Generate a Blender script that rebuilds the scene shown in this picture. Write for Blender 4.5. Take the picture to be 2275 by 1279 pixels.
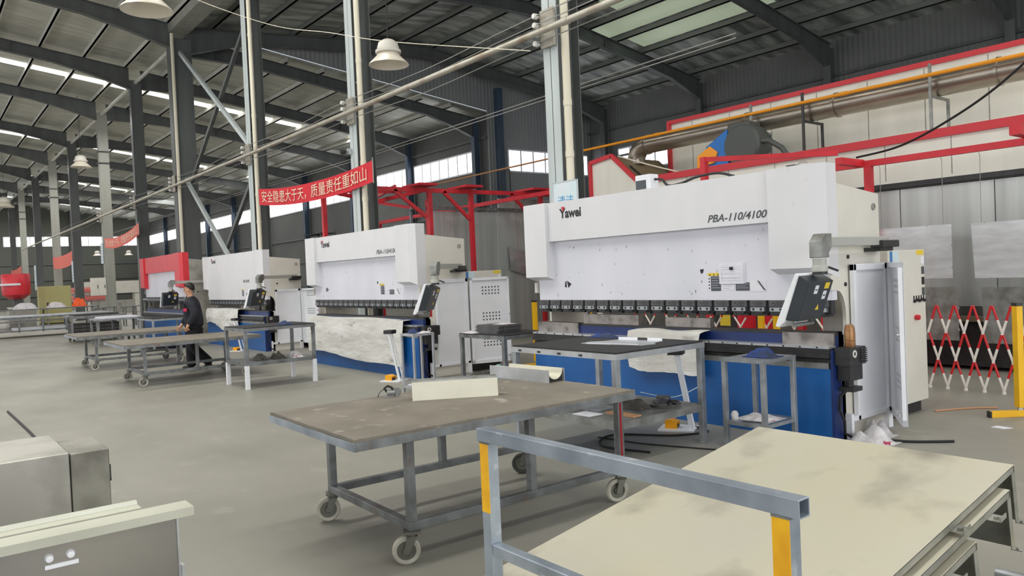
import bpy, bmesh, math, random
from mathutils import Vector, Matrix
random.seed(7)
scene = bpy.context.scene
COL = scene.collection
for o in list(bpy.data.objects):
    bpy.data.objects.remove(o)

# ------------------------------------------------------------ camera, light, exposure
F_PX = 1710.0
cam_d = bpy.data.cameras.new('camera')
cam_d.sensor_fit = 'HORIZONTAL'
cam_d.sensor_width = 36.0
cam_d.lens = 36.0 * F_PX / 2275.0
cam_d.clip_end = 400
cam = bpy.data.objects.new('camera', cam_d)
COL.objects.link(cam)
yaw, pit, rol = math.radians(-51.744), math.radians(-1.145), math.radians(-2.515)
fw = Vector((math.sin(yaw) * math.cos(pit), math.cos(yaw) * math.cos(pit), math.sin(pit)))
r0 = fw.cross(Vector((0, 0, 1))).normalized()
u0 = r0.cross(fw)
rr = math.cos(rol) * r0 + math.sin(rol) * u0
uu = -math.sin(rol) * r0 + math.cos(rol) * u0
m3 = Matrix((rr, uu, -fw)).transposed()
cam.matrix_world = Matrix.Translation((0, 0, 1.65)) @ m3.to_4x4()
scene.camera = cam

vs = scene.view_settings
scene.display_settings.display_device = 'sRGB'
vs.view_transform = 'Standard'
vs.look = 'None'
vs.gamma = 1.0
vs.use_curve_mapping = False
vs.exposure = 0.0

world = bpy.data.worlds.new('daylight')
scene.world = world
world.use_nodes = True
wn = world.node_tree.nodes
wn['Background'].inputs[0].default_value = (0.80, 0.88, 1.0, 1)
wn['Background'].inputs[1].default_value = 0.9


def area(name, loc, direction, sx, sy, watts, color=(1, 1, 1)):
    d = bpy.data.lights.new(name, 'AREA')
    d.shape = 'RECTANGLE'
    d.size, d.size_y, d.energy, d.color = sx, sy, watts, color
    o = bpy.data.objects.new(name, d)
    COL.objects.link(o)
    o.location = loc
    o.rotation_euler = Vector(direction).to_track_quat('-Z', 'Y').to_euler()
    return o


# daylight falling through the glazed left-hand wall, plus an added unseen fill lamp behind the camera
area('daylight_left_windows', (-14, -14.6, 4.4), (0, 1, -0.12), 46, 5.0, 560, (0.97, 0.985, 1.0))
area('daylight_left_windows', (-60, -14.6, 4.4), (0, 1, -0.12), 40, 5.0, 520, (1.0, 0.985, 0.94))
area('fill_behind_camera', (11.5, 2, 3.6), (-1, 0.2, -0.05), 16, 5.5, 830, (1.0, 0.97, 0.91))
for sx_ in (-38.2, -54.0, -70.5, -86.0):      # under the translucent roof strips
    area('daylight_or_fill_strip', (sx_, 7.5, 9.3), (0, 0, -1), 0.9, 24, 900, (1.0, 0.99, 0.95))
for sx_ in (-3.0, 4.5):  # added fill lamps out of view, brightening the right hall
    area('daylight_or_fill_strip', (sx_, 14.5, 10.6), (0, 0, -1), 0.9, 11, 300, (1.0, 0.985, 0.94))
for sx_ in (-19.5, -11.0, -3.4, 4.5):
    area('daylight_or_fill_strip', (sx_, 0.6, 11.2), (0, 0, -1), 0.9, 11, {-19.5: 760, -11.0: 700}.get(sx_, 290), (1.0, 0.985, 0.92))


# ------------------------------------------------------------ materials
def S(r, g, b):
    def f(c):
        c /= 255.0
        return c / 12.92 if c <= 0.04045 else ((c + 0.055) / 1.055) ** 2.4
    return (f(r), f(g), f(b), 1)


MATS = {}


def mat(name, c, rough=0.5, metal=0.0, c2=None, ns=4.0, lo=0.35, hi=0.65, stretch=None, bump=0.0, bs=None,
        c3=None, ns3=20, lo3=0.62, hi3=0.7, wave=None, emit=None, es=0, spec=0.5, detail=4, rough2=None):
    m = bpy.data.materials.new(name)
    MATS[name] = m
    m.use_nodes = True
    nt = m.node_tree
    N, L = nt.nodes, nt.links
    p = N['Principled BSDF']
    p.inputs['Base Color'].default_value = c
    p.inputs['Roughness'].default_value = rough
    p.inputs['Metallic'].default_value = metal
    p.inputs['Specular IOR Level'].default_value = spec
    if emit:
        p.inputs['Emission Color'].default_value = emit
        p.inputs['Emission Strength'].default_value = es
    vec = None
    if c2 or c3 or bump or wave or rough2:
        tc = N.new('ShaderNodeTexCoord')
        mp = N.new('ShaderNodeMapping')
        if stretch:
            mp.inputs['Scale'].default_value = stretch
        L.new(tc.outputs['Object'], mp.inputs['Vector'])
        vec = mp.outputs['Vector']
    cur = None

    def ramp(scale, lo_, hi_, det=detail):
        n = N.new('ShaderNodeTexNoise')
        n.inputs['Scale'].default_value = scale
        n.inputs['Detail'].default_value = det
        L.new(vec, n.inputs['Vector'])
        r = N.new('ShaderNodeMapRange')
        r.inputs['From Min'].default_value = lo_
        r.inputs['From Max'].default_value = hi_
        L.new(n.outputs['Fac'], r.inputs['Value'])
        return r.outputs['Result']

    def mix(fac, a, b):
        x = N.new('ShaderNodeMix')
        x.data_type = 'RGBA'
        L.new(fac, x.inputs[0])
        if a is None:
            x.inputs[6].default_value = c
        else:
            L.new(a, x.inputs[6])
        x.inputs[7].default_value = b
        return x.outputs[2]
    if c2:
        f = ramp(ns, lo, hi)
        cur = mix(f, None, c2)
        if rough2 is not None:
            rm = N.new('ShaderNodeMapRange')
            rm.inputs['To Min'].default_value = rough
            rm.inputs['To Max'].default_value = rough2
            L.new(f, rm.inputs['Value'])
            L.new(rm.outputs['Result'], p.inputs['Roughness'])
    if c3:
        cur = mix(ramp(ns3, lo3, hi3, 6), cur, c3)
    if cur is not None:
        L.new(cur, p.inputs['Base Color'])
    h = None
    if bump:
        n = N.new('ShaderNodeTexNoise')
        n.inputs['Scale'].default_value = bs or ns
        n.inputs['Detail'].default_value = 5
        L.new(vec, n.inputs['Vector'])
        h = n.outputs['Fac']
        bn = N.new('ShaderNodeBump')
        bn.inputs['Strength'].default_value = bump
        bn.inputs['Distance'].default_value = 0.05
        L.new(h, bn.inputs['Height'])
        L.new(bn.outputs['Normal'], p.inputs['Normal'])
    if wave:                                   # (axis, scale, strength) profiled sheet ribs
        w = N.new('ShaderNodeTexWave')
        w.wave_type = 'BANDS'
        w.bands_direction = wave[0]
        w.wave_profile = 'SIN'
        w.inputs['Scale'].default_value = wave[1]
        tc2 = N.new('ShaderNodeTexCoord')
        L.new(tc2.outputs['Object'], w.inputs['Vector'])
        b2 = N.new('ShaderNodeBump')
        b2.inputs['Strength'].default_value = wave[2]
        b2.inputs['Distance'].default_value = 0.03
        L.new(w.outputs['Fac'], b2.inputs['Height'])
        if h is not None:
            L.new(bn.outputs['Normal'], b2.inputs['Normal'])
        L.new(b2.outputs['Normal'], p.inputs['Normal'])
    return m


mat('floor', S(151, 149, 139), 0.42, c2=S(134, 132, 123), ns=0.55, lo=0.3, hi=0.75, c3=S(166, 163, 152), ns3=2.3, lo3=0.6,
    hi3=0.85, stretch=(1, 1.6, 1), rough2=0.55)
mat('foil', S(222, 223, 214), 0.42, 0.6, c2=S(198, 199, 188), ns=1.2, stretch=(3.0, 0.5, 1), bump=0.55, bs=5)
mat('foil_dark', S(226, 230, 224), 0.4, 0.35, c2=S(130, 136, 134), ns=1.0, stretch=(2.5, 0.5, 1), bump=0.7, bs=5)
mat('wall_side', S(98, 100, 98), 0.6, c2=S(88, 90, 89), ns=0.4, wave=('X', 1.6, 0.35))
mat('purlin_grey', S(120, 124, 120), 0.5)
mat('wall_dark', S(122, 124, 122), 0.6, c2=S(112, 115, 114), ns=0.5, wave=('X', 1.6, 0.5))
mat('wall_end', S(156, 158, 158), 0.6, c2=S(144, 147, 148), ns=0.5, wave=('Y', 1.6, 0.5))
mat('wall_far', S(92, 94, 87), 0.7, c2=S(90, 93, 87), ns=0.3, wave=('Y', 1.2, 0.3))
mat('steel_dark', S(100, 104, 103), 0.5, c2=S(88, 91, 91), ns=3, stretch=(1, 1, 0.2))
mat('steel_bluegrey', S(74, 92, 112), 0.45, c2=S(60, 76, 96), ns=3, stretch=(1, 1, 0.2))  # bluish tint stands for window daylight falling on the wall columns
mat('column_grey', S(196, 205, 206), 0.45, c2=S(184, 192, 193), ns=4, stretch=(1, 1, 0.15))
mat('column_pale', S(158, 158, 150), 0.5, c2=S(146, 146, 138), ns=3, stretch=(1, 1, 0.15))
mat('purlin', S(206, 206, 198), 0.5, 0.1, c2=S(190, 190, 182), ns=2)
mat('pvc', S(232, 226, 206), 0.4, c2=S(222, 215, 194), ns=3, stretch=(1, 1, 0.2))
mat('glazing', S(255, 255, 255), 0.5, emit=(0.96, 0.96, 1.0, 1), es=2.6)
mat('rooflight', S(255, 255, 250), 0.5, emit=(1.0, 0.99, 0.93, 1), es=4.0)
mat('emissive_green', S(220, 235, 205), 0.5, emit=(0.86, 1.0, 0.74, 1), es=0.22)
mat('white_paint', S(226, 225, 228), 0.38, c2=S(218, 218, 222), ns=1.6, c3=S(190, 190, 192), ns3=9, lo3=0.69, hi3=0.8, stretch=(1, 1, 0.55))
mat('white_ram', S(228, 228, 238), 0.4, c2=S(219, 220, 230), ns=1.6, c3=S(170, 170, 172), ns3=11, lo3=0.675, hi3=0.78, stretch=(1, 1, 0.45))
mat('cream_paint_and_lit_side', S(226, 222, 212), 0.42, c2=S(216, 212, 202), ns=2)  # real cream on cabinets; on press sides a tone for warm light
mat('cabinet_white', S(242, 243, 248), 0.38, c2=S(234, 236, 242), ns=2)
mat('blue_paint', S(18, 94, 166), 0.4, c2=S(14, 84, 152), ns=2.5, c3=S(30, 110, 110), ns3=5, lo3=0.72, hi3=0.8)
mat('navy_paint', S(24, 48, 108), 0.4, c2=S(20, 40, 92), ns=3)
mat('black_metal', S(38, 38, 40), 0.45, c2=S(52, 51, 52), ns=8)
mat('clamp_steel', S(104, 103, 106), 0.45, 0.3, c2=S(74, 73, 76), ns=14)
mat('die_steel', S(158, 152, 148), 0.4, 0.6, c2=S(100, 96, 94), ns=9, lo=0.45, hi=0.75)
mat('alu', S(206, 208, 212), 0.35, 0.7, c2=S(186, 188, 190), ns=6)
mat('sheet_lit', S(226, 229, 234), 0.34, 0.3, c2=S(204, 206, 210), ns=2.5, stretch=(1, 1, 4))  # upper hanging sheets: their reflected brightness is put into this colour
mat('galv', S(178, 182, 186), 0.4, 0.7, c2=S(142, 146, 150), ns=7, lo=0.35, hi=0.7)
mat('galv_dull', S(158, 160, 158), 0.5, 0.5, c2=S(122, 122, 118), ns=6)
mat('frame_steel', S(140, 144, 146), 0.42, 0.45, c2=S(106, 108, 108), ns=6, c3=S(120, 92, 74), ns3=4, lo3=0.66, hi3=0.78)
mat('rail_steel', S(176, 186, 198), 0.36, 0.45, c2=S(140, 150, 162), ns=5, c3=S(205, 210, 214), ns3=12, lo3=0.62, hi3=0.75)
mat('rail_yellow', S(250, 190, 18), 0.5, c2=S(234, 168, 14), ns=12, c3=S(150, 120, 60), ns3=16, lo3=0.68, hi3=0.78)
mat('tabletop', S(132, 125, 114), 0.62, 0.0, c2=S(116, 109, 99), ns=2.6, c3=S(172, 164, 150), ns3=8, lo3=0.6, hi3=0.75)
mat('table_edge', S(104, 104, 100), 0.6, 0.3, c2=S(150, 142, 128), ns=22, lo=0.5, hi=0.6)
mat('rubber_black', S(30, 30, 32), 0.75, c2=S(44, 43, 44), ns=18)
mat('caster_tyre', S(196, 192, 178), 0.6, c2=S(170, 166, 152), ns=10)
mat('caster_metal', S(122, 122, 114), 0.45, 0.6)
mat('wheel_dark', S(62, 62, 58), 0.6)
mat('sheet', S(216, 211, 194), 0.4, 0.35, c2=S(210, 204, 180), ns=1.3, c3=S(132, 128, 118), ns3=1.5, lo3=0.53, hi3=0.72, stretch=(1, 0.8, 1), rough2=0.5)
mat('pan_edge', S(196, 196, 188), 0.36, 0.7, c2=S(160, 160, 152), ns=6)
mat('box_steel', S(186, 184, 176), 0.42, 0.6, c2=S(134, 131, 124), ns=2.6, lo=0.48, hi=0.8)
mat('box_steel_dark', S(158, 156, 146), 0.45, 0.6, c2=S(104, 102, 94), ns=4, lo=0.4, hi=0.75)
mat('pan_top', S(204, 204, 190), 0.4, 0.5, c2=S(190, 190, 176), ns=3)
mat('pan_face', S(142, 140, 138), 0.32, 0.75, c2=S(160, 156, 148), ns=1.4)
mat('red_paint', S(214, 44, 56), 0.45, c2=S(196, 38, 50), ns=3)
mat('red_press', S(226, 56, 66), 0.4, c2=S(214, 48, 60), ns=2)  # press front: red lightened for the light falling on it
mat('red_press_side', S(150, 18, 26), 0.45)  # same red darkened for the shaded side; also colours a stripe
mat('red_trim', S(206, 52, 62), 0.5)
mat('panel_white', S(240, 238, 228), 0.42, c2=S(230, 228, 218), ns=0.8, stretch=(3, 3, 0.3), wave=('X', 0.35, 0.2))
mat('panel_grey', S(196, 200, 198), 0.32, 0.25, c2=S(172, 176, 174), ns=1.0, stretch=(5, 5, 0.25))
mat('panel_dark', S(112, 112, 106), 0.35, 0.4, c2=S(92, 92, 88), ns=1.0, stretch=(5, 5, 0.25))
mat('duct', S(176, 168, 156), 0.3, 0.85, c2=S(146, 138, 128), ns=3, stretch=(0.4, 2, 2))
mat('hood', S(150, 134, 108), 0.6, 0.2, c2=S(126, 112, 90), ns=2)
mat('gas_yellow', S(232, 150, 22), 0.4)
mat('pipe_brown', S(176, 130, 92), 0.5)
mat('burner_blue', S(28, 110, 190), 0.35)
mat('burner_orange', S(244, 156, 20), 0.4)
mat('motor_grey', S(74, 78, 76), 0.5)
mat('yellow_post', S(250, 198, 24), 0.45, c2=S(240, 182, 18), ns=4)
mat('barrier_red', S(206, 34, 40), 0.4)
mat('barrier_white', S(238, 232, 226), 0.4)
mat('banner_red', S(214, 34, 48), 0.65, c2=S(202, 28, 44), ns=2)
mat('banner_faded', S(222, 112, 100), 0.7)
mat('banner_text', S(236, 214, 190), 0.7)
mat('ink_black', S(28, 28, 30), 0.5)
mat('ink_red', S(206, 36, 52), 0.5)
mat('ink_blue', S(70, 160, 214), 0.5)
mat('paper', S(238, 238, 244), 0.8, c2=S(226, 226, 236), ns=6)
mat('paper_lines', S(170, 172, 190), 0.8)
mat('label_yellow', S(236, 206, 60), 0.5)
mat('label_grey', S(76, 80, 84), 0.5)
mat('label_blue', S(64, 124, 186), 0.5)
mat('sign_board', S(206, 226, 232), 0.4, c2=S(222, 226, 234), ns=3)
mat('lamp_white', S(216, 212, 202), 0.35, c2=S(200, 196, 186), ns=4)
mat('lamp_inner', S(228, 220, 206), 0.3, 0.2)
mat('porcelain', S(222, 220, 214), 0.25)
mat('plate_rust', S(172, 168, 158), 0.5, 0.3, c2=S(152, 120, 88), ns=5, lo=0.55, hi=0.75)
mat('pipe_galv', S(190, 186, 174), 0.42, 0.6, c2=S(158, 136, 116), ns=3, lo=0.5, hi=0.75)
mat('wire_grey', S(150, 150, 146), 0.6)
mat('wire_black', S(26, 26, 28), 0.6)
mat('canvas', S(228, 227, 224), 0.85, c2=S(206, 204, 198), ns=2.2, c3=S(104, 102, 98), ns3=3.2, lo3=0.6, hi3=0.8, stretch=(0.7, 1, 2.2), bump=0.4, bs=4)
mat('glove_blue', S(36, 66, 140), 0.85, c2=S(52, 62, 84), ns=12, bump=0.5, bs=30)
mat('rag_white', S(222, 218, 222), 0.85, c2=S(196, 192, 194), ns=14, c3=S(170, 60, 84), ns3=9, lo3=0.66, hi3=0.7, bump=0.6, bs=14)
mat('rag_grey', S(96, 92, 86), 0.85, c2=S(70, 67, 62), ns=12, bump=0.5, bs=20)
mat('cardboard', S(196, 148, 112), 0.8)
mat('copper', S(172, 128, 86), 0.35, 0.4, c2=S(150, 106, 70), ns=6)
mat('pedal_yellow', S(244, 168, 14), 0.4)
mat('pendant_dark', S(52, 58, 64), 0.4, c2=S(44, 50, 56), ns=4)
mat('pendant_grey', S(176, 176, 170), 0.4)
mat('skin', S(208, 158, 128), 0.55, c2=S(198, 146, 116), ns=8)
mat('hair', S(20, 18, 18), 0.5)
mat('cloth_navy', S(34, 36, 46), 0.8, c2=S(24, 26, 34), ns=8, bump=0.3, bs=18)
mat('cloth_trousers', S(26, 27, 32), 0.85, c2=S(20, 21, 26), ns=8)
mat('shoe', S(32, 32, 32), 0.6)
mat('badge_red', S(198, 26, 72), 0.6)
mat('bottle_teal', S(140, 196, 196), 0.2)
mat('green_cabinet', S(188, 182, 126), 0.5)
mat('orange_plastic', S(240, 92, 34), 0.6)
mat('pink_sheet', S(214, 150, 146), 0.7)
mat('plastic_black', S(34, 34, 36), 0.45)
mat('saw_grey', S(150, 152, 150), 0.35, 0.5)
mat('cream_metal', S(216, 212, 194), 0.4, 0.15, c2=S(206, 202, 184), ns=4)
mat('timber', S(120, 92, 62), 0.8)


# ------------------------------------------------------------ mesh helpers
class MB:
    def __init__(self):
        self.v, self.f, self.mi, self.mats = [], [], [], []
        self.M = Matrix.Identity(4)
        self.cm = 0

    def use(self, m):
        if m not in self.mats:
            self.mats.append(m)
        self.cm = self.mats.index(m)
        return self

    def add(self, vs_, fs_):
        b = len(self.v)
        for p in vs_:
            self.v.append(tuple(self.M @ Vector(p)))
        for f in fs_:
            self.f.append(tuple(i + b for i in f))
            self.mi.append(self.cm)

    def box(self, x0, x1, y0, y1, z0, z1):
        vs_ = [(x, y, z) for z in (z0, z1) for y in (y0, y1) for x in (x0, x1)]
        self.add(vs_, [(0, 2, 3, 1), (4, 5, 7, 6), (0, 1, 5, 4), (2, 6, 7, 3), (0, 4, 6, 2), (1, 3, 7, 5)])
        return self

    def obox(self, c, u, v, w):
        """box about centre c with half-vectors u, v, w"""
        c, u, v, w = map(Vector, (c, u, v, w))
        vs_ = [c + a * u + b * v + d * w for d in (-1, 1) for b in (-1, 1) for a in (-1, 1)]
        self.add(vs_, [(0, 2, 3, 1), (4, 5, 7, 6), (0, 1, 5, 4), (2, 6, 7, 3), (0, 4, 6, 2), (1, 3, 7, 5)])
        return self

    def bar(self, a, b, w, h, up=(0, 0, 1)):
        a, b = Vector(a), Vector(b)
        d = b - a
        up = Vector(up)
        if abs(d.normalized().dot(up)) > 0.98:
            up = Vector((0, 1, 0))
        s = d.cross(up).normalized()
        t = s.cross(d).normalized()
        return self.obox((a + b) / 2, d / 2, s * w / 2, t * h / 2)

    def prism(self, pts, d):
        """closed polygon of 3D points extruded by vector d"""
        n = len(pts)
        d = Vector(d)
        P = [Vector(p) for p in pts]
        self.add(P + [p + d for p in P], [tuple(range(n - 1, -1, -1)), tuple(range(n, 2 * n))] +
                 [(i, (i + 1) % n, (i + 1) % n + n, i + n) for i in range(n)])
        return self

    def tube(self, path, r, n=10, caps=True, radii=None):
        P = [Vector(p) for p in path]
        rings = []
        up = None
        for i, p in enumerate(P):
            d = (P[min(i + 1, len(P) - 1)] - P[max(i - 1, 0)]).normalized()
            if up is None:
                up = Vector((0, 0, 1)) if abs(d.z) < 0.9 else Vector((0, 1, 0))
            s = d.cross(up).normalized()
            t = s.cross(d).normalized()
            up = t
            q = radii[i] if radii else r
            rings.append([p + q * (math.cos(2 * math.pi * k / n) * s + math.sin(2 * math.pi * k / n) * t) for k in range(n)])
        vs_ = [p for rg in rings for p in rg]
        fs_ = []
        for i in range(len(P) - 1):
            for k in range(n):
                fs_.append((i * n + k, i * n + (k + 1) % n, (i + 1) * n + (k + 1) % n, (i + 1) * n + k))
        if caps:
            fs_.append(tuple(range(n - 1, -1, -1)))
            fs_.append(tuple((len(P) - 1) * n + k for k in range(n)))
        self.add(vs_, fs_)
        return self

    def cyl(self, a, b, r, n=16):
        return self.tube([a, b], r, n)

    def lathe(self, prof, c=(0, 0, 0), axis='Z', n=24, closed=False):
        vs_, fs_ = [], []
        c = Vector(c)
        for (r, h) in prof:
            for k in range(n):
                a = 2 * math.pi * k / n
                if axis == 'Z':
                    p = (r * math.cos(a), r * math.sin(a), h)
                elif axis == 'X':
                    p = (h, r * math.cos(a), r * math.sin(a))
                else:
                    p = (r * math.sin(a), h, r * math.cos(a))
                vs_.append(c + Vector(p))
        m = len(prof)
        for i in range(m - 1 if not closed else m):
            j = (i + 1) % m
            for k in range(n):
                fs_.append((i * n + k, i * n + (k + 1) % n, j * n + (k + 1) % n, j * n + k))
        self.add(vs_, fs_)
        return self

    def grid(self, fn, nu, nv, thick=None):
        """surface fn(u,v) -> point; optional thickness vector"""
        A = [Vector(fn(i / nu, j / nv)) for j in range(nv + 1) for i in range(nu + 1)]
        W = nu + 1
        q = [(j * W + i, j * W + i + 1, (j + 1) * W + i + 1, (j + 1) * W + i) for j in range(nv) for i in range(nu)]
        if thick is None:
            self.add(A, q)
            return self
        t = Vector(thick)
        n = len(A)
        fs_ = list(q) + [tuple(x + n for x in reversed(f)) for f in q]
        edge = [j * W for j in range(nv, -1, -1)] + list(range(1, W)) + [j * W + nu for j in range(1, nv + 1)] + \
               [nv * W + i for i in range(nu - 1, 0, -1)]
        for k in range(len(edge)):
            a, b = edge[k], edge[(k + 1) % len(edge)]
            fs_.append((b, a, a + n, b + n))
        self.add(A + [p + t for p in A], fs_)
        return self

    def build(self, name, m=None, parent=None, smooth=False, bevel=0.0, loc=None, subsurf=0):
        me = bpy.data.meshes.new(name)
        me.from_pydata(self.v, [], self.f)
        bm = bmesh.new()
        bm.from_mesh(me)
        bmesh.ops.recalc_face_normals(bm, faces=bm.faces)
        bm.to_mesh(me)
        bm.free()
        if m is not None:
            me.materials.append(MATS[m])
        else:
            for k in self.mats:
                me.materials.append(MATS[k])
            me.polygons.foreach_set('material_index', self.mi)
        if smooth:
            me.polygons.foreach_set('use_smooth', [True] * len(me.polygons))
            try:
                me.set_sharp_from_angle(angle=math.radians(38))
            except Exception:
                pass
        o = bpy.data.objects.new(name, me)
        COL.objects.link(o)
        if parent is not None:
            o.parent = parent
        if loc is not None:
            o.location = loc
        if bevel:
            b = o.modifiers.new('bevel', 'BEVEL')
            b.width = bevel
            b.segments = 2
            b.limit_method = 'ANGLE'
        if subsurf:
            s = o.modifiers.new('subsurf', 'SUBSURF')
            s.levels = s.render_levels = subsurf
        return o


def tag(o, label, cat, group=None):
    o['label'] = label
    o['category'] = cat
    if group:
        o['group'] = group
    return o


def thing(name, label, cat, loc=(0, 0, 0), rz=0.0, group=None):
    o = bpy.data.objects.new(name, None)
    COL.objects.link(o)
    o.location = loc
    o.rotation_euler = (0, 0, rz)
    o.empty_display_size = 0.1
    return tag(o, label, cat, group)


def struct(o):
    o['kind'] = 'structure'
    return o


def dup(o, loc=None, rz=None, label=None, parent=None):
    c = o.copy()
    COL.objects.link(c)
    if parent is not None:
        c.parent = parent
    if loc is not None:
        c.location = loc
    if rz is not None:
        c.rotation_euler = (0, 0, rz)
    if label:
        c['label'] = label
    for ch in list(o.children):
        dup(ch, parent=c)
    return c


def text_geo(s, size, shear=0.0, offset=0.0, xs=1.0, align='LEFT'):
    """flat triangulated lettering: verts (x, y), faces"""
    cu = bpy.data.curves.new('lettering', 'FONT')
    cu.body = s
    cu.size = size
    cu.shear = shear
    cu.offset = offset
    cu.align_x = align
    cu.resolution_u = 4
    o = bpy.data.objects.new('lettering', cu)
    COL.objects.link(o)
    bpy.context.view_layer.update()
    dg = bpy.context.evaluated_depsgraph_get()
    me = bpy.data.meshes.new_from_object(o.evaluated_get(dg))
    vs_ = [(v.co.x * xs, v.co.y) for v in me.vertices]
    fs_ = [tuple(p.vertices) for p in me.polygons]
    bpy.data.objects.remove(o)
    bpy.data.curves.remove(cu)
    bpy.data.meshes.remove(me)
    return vs_, fs_


def cable(name, pts, r, m, label, cat='cable', group=None, n=6, sub=8):
    """smooth Catmull-Rom cable through the points"""
    P = [Vector(p) for p in pts]
    out = []
    for i in range(len(P) - 1):
        p0, p1, p2, p3 = P[max(i - 1, 0)], P[i], P[i + 1], P[min(i + 2, len(P) - 1)]
        for k in range(sub):
            t = k / sub
            out.append(0.5 * ((2 * p1) + (p2 - p0) * t + (2 * p0 - 5 * p1 + 4 * p2 - p3) * t * t + (3 * p1 - p0 - 3 * p2 + p3) * t ** 3))
    out.append(P[-1])
    o = MB().tube(out, r, n).build(name, m, smooth=True)
    if label:
        tag(o, label, cat, group)
    return o


def crumple(sx, sy, h, seed, nu=14, nv=14):
    """a heap of cloth or rag as a bumpy closed mound, base at z=0"""
    rnd = random.Random(seed)
    ph = [(rnd.uniform(3, 9), rnd.uniform(3, 9), rnd.uniform(0, 6.28), rnd.uniform(0.4, 1)) for _ in range(6)]

    def fn(u, v):
        a = 2 * u - 1
        b = 2 * v - 1
        rr_ = min(1, math.hypot(a, b) / (0.86 + 0.12 * math.sin(5 * math.atan2(b, a) + ph[0][2])))
        base = max(0.0, 1 - rr_ ** 2) ** 0.6
        w = sum(q[3] * math.sin(q[0] * a + q[1] * b + q[2]) for q in ph) / 6
        return (a * sx / 2, b * sy / 2, 0.004 + h * base * (0.72 + 0.6 * w) if base > 0 else 0.004)
    return MB().grid(fn, nu, nv, (0, 0, -0.004))
# ------------------------------------------------------------ building shell
YC = 7.85                                   # valley column row
COLX = [-8.52, -14.90, -21.10, -28.0, -34.45, -41.4, -49.9, -57.3, -65.6, -74.2, -82.0]
SIDEX = [-29.25, -35.3, -41.9, -48.8, -56.0, -63.0, -70.0, -77.0, -84.0]
RIGHTX = [-27.2, -21.3, -15.3, -9.2, -3.2]
XF, XJ, XE = -92.0, -28.6, 12.0
YS, YR, YL = 21.5, 28.0, -15.0


def zroof(y):
    return 10.85 - 0.13 * (y - 8) if y > -6 else 12.67 - 0.13 * (-6 - y)


def znear(y):
    return 10.85 + (y - 8) * 0.075 if y < 17.5 else 11.56 - (y - 17.5) * 0.16


struct(MB().box(XF, XE, YL, YR, -0.2, 0).build('floor', 'floor'))


def roof_sheet(x0, x1, pts):
    """roof skin following the profile pts [(y, z)], 6 cm thick"""
    b = MB()
    for (y0, z0), (y1, z1) in zip(pts[:-1], pts[1:]):
        b.prism([(x0, y0, z0), (x0, y1, z1), (x0, y1, z1 + 0.06), (x0, y0, z0 + 0.06)], (x1 - x0, 0, 0))
    return b


far = struct(roof_sheet(XF, XJ, [(YL, zroof(YL)), (-6, 12.67), (YS, zroof(YS))]).build('ceiling', 'foil'))
nl = struct(roof_sheet(XJ, XE, [(YL, zroof(YL)), (-6, 12.67), (8, 10.85)]).build('ceiling_left', 'foil'))
nr = struct(roof_sheet(XJ, XE, [(8, 10.85), (17.5, 11.56), (YR, znear(YR))]).build('ceiling_right', 'foil_dark'))


def zbar(b, x0, x1, y, z):
    b.box(x0, x1, y - 0.035, y + 0.035, z - 0.2, z - 0.01)
    b.box(x0, x1, y - 0.035, y + 0.09, z - 0.2, z - 0.185)


for k in range(24):
    y = -13.5 + k * 1.5
    if y < YS - 0.5:
        b = MB()
        zbar(b, XF, XJ, y, zroof(y))
        b.build('purlin', 'purlin', far)
    if y < 7.8:
        b = MB()
        zbar(b, XJ, XE, y, zroof(y))
        b.build('purlin', 'purlin', nl)
for k in range(13):
    y = 9.0 + k * 1.5
    b = MB()
    zbar(b, XJ, XE, y, znear(y))
    b.build('purlin', 'purlin_grey', nr)
# translucent strips let into the roof between the far frames
for k, x in enumerate((-38.2, -54.0, -70.5, -86.0)):
    b = MB()
    b.prism([(x - 0.32, -5.5, zroof(-5.5) - 0.012), (x + 0.32, -5.5, zroof(-5.5) - 0.012), (x + 0.32, 17.0, zroof(17) - 0.012),
             (x - 0.32, 17.0, zroof(17) - 0.012)], (0, 0, 0.008))
    b.build('skylight_or_glow_strip', 'rooflight', far)
for x in (-19.5, -11.0, -3.4, 4.5):
    b = MB()
    b.prism([(x - 0.32, -5.5, zroof(-5.5) - 0.012), (x + 0.32, -5.5, zroof(-5.5) - 0.012), (x + 0.32, 6.4, zroof(6.4) - 0.012),
             (x - 0.32, 6.4, zroof(6.4) - 0.012)], (0, 0, 0.008))
    b.build('skylight_or_glow_strip', 'rooflight', nl)
for x in (-3.0, 4.5):  # out-of-view glowing strips added along with the right hall fill lamps
    b = MB()
    b.prism([(x - 0.32, 9.2, znear(9.2) - 0.012), (x + 0.32, 9.2, znear(9.2) - 0.012), (x + 0.32, 17.3, znear(17.3) - 0.012),
             (x - 0.32, 17.3, znear(17.3) - 0.012)], (0, 0, 0.008))
    b.build('skylight_or_glow_strip', 'rooflight', nr)
for (x0, x1, ya, yb) in ((-22.5, -14.0, 21.12, 22.38), (-21.0, -15.0, 22.62, 23.88), (-19.5, -15.5, 19.62, 20.88)):  # pale green, weakly emissive strips between the purlins
    b = MB()
    if True:
        b.prism([(x0, ya, znear(ya) - 0.012), (x1, ya, znear(ya) - 0.012), (x1, yb, znear(yb) - 0.012), (x0, yb, znear(yb) - 0.012)], (0, 0, 0.008))
    b.build('skylight_or_glow_strip', 'emissive_green', nr)


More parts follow.
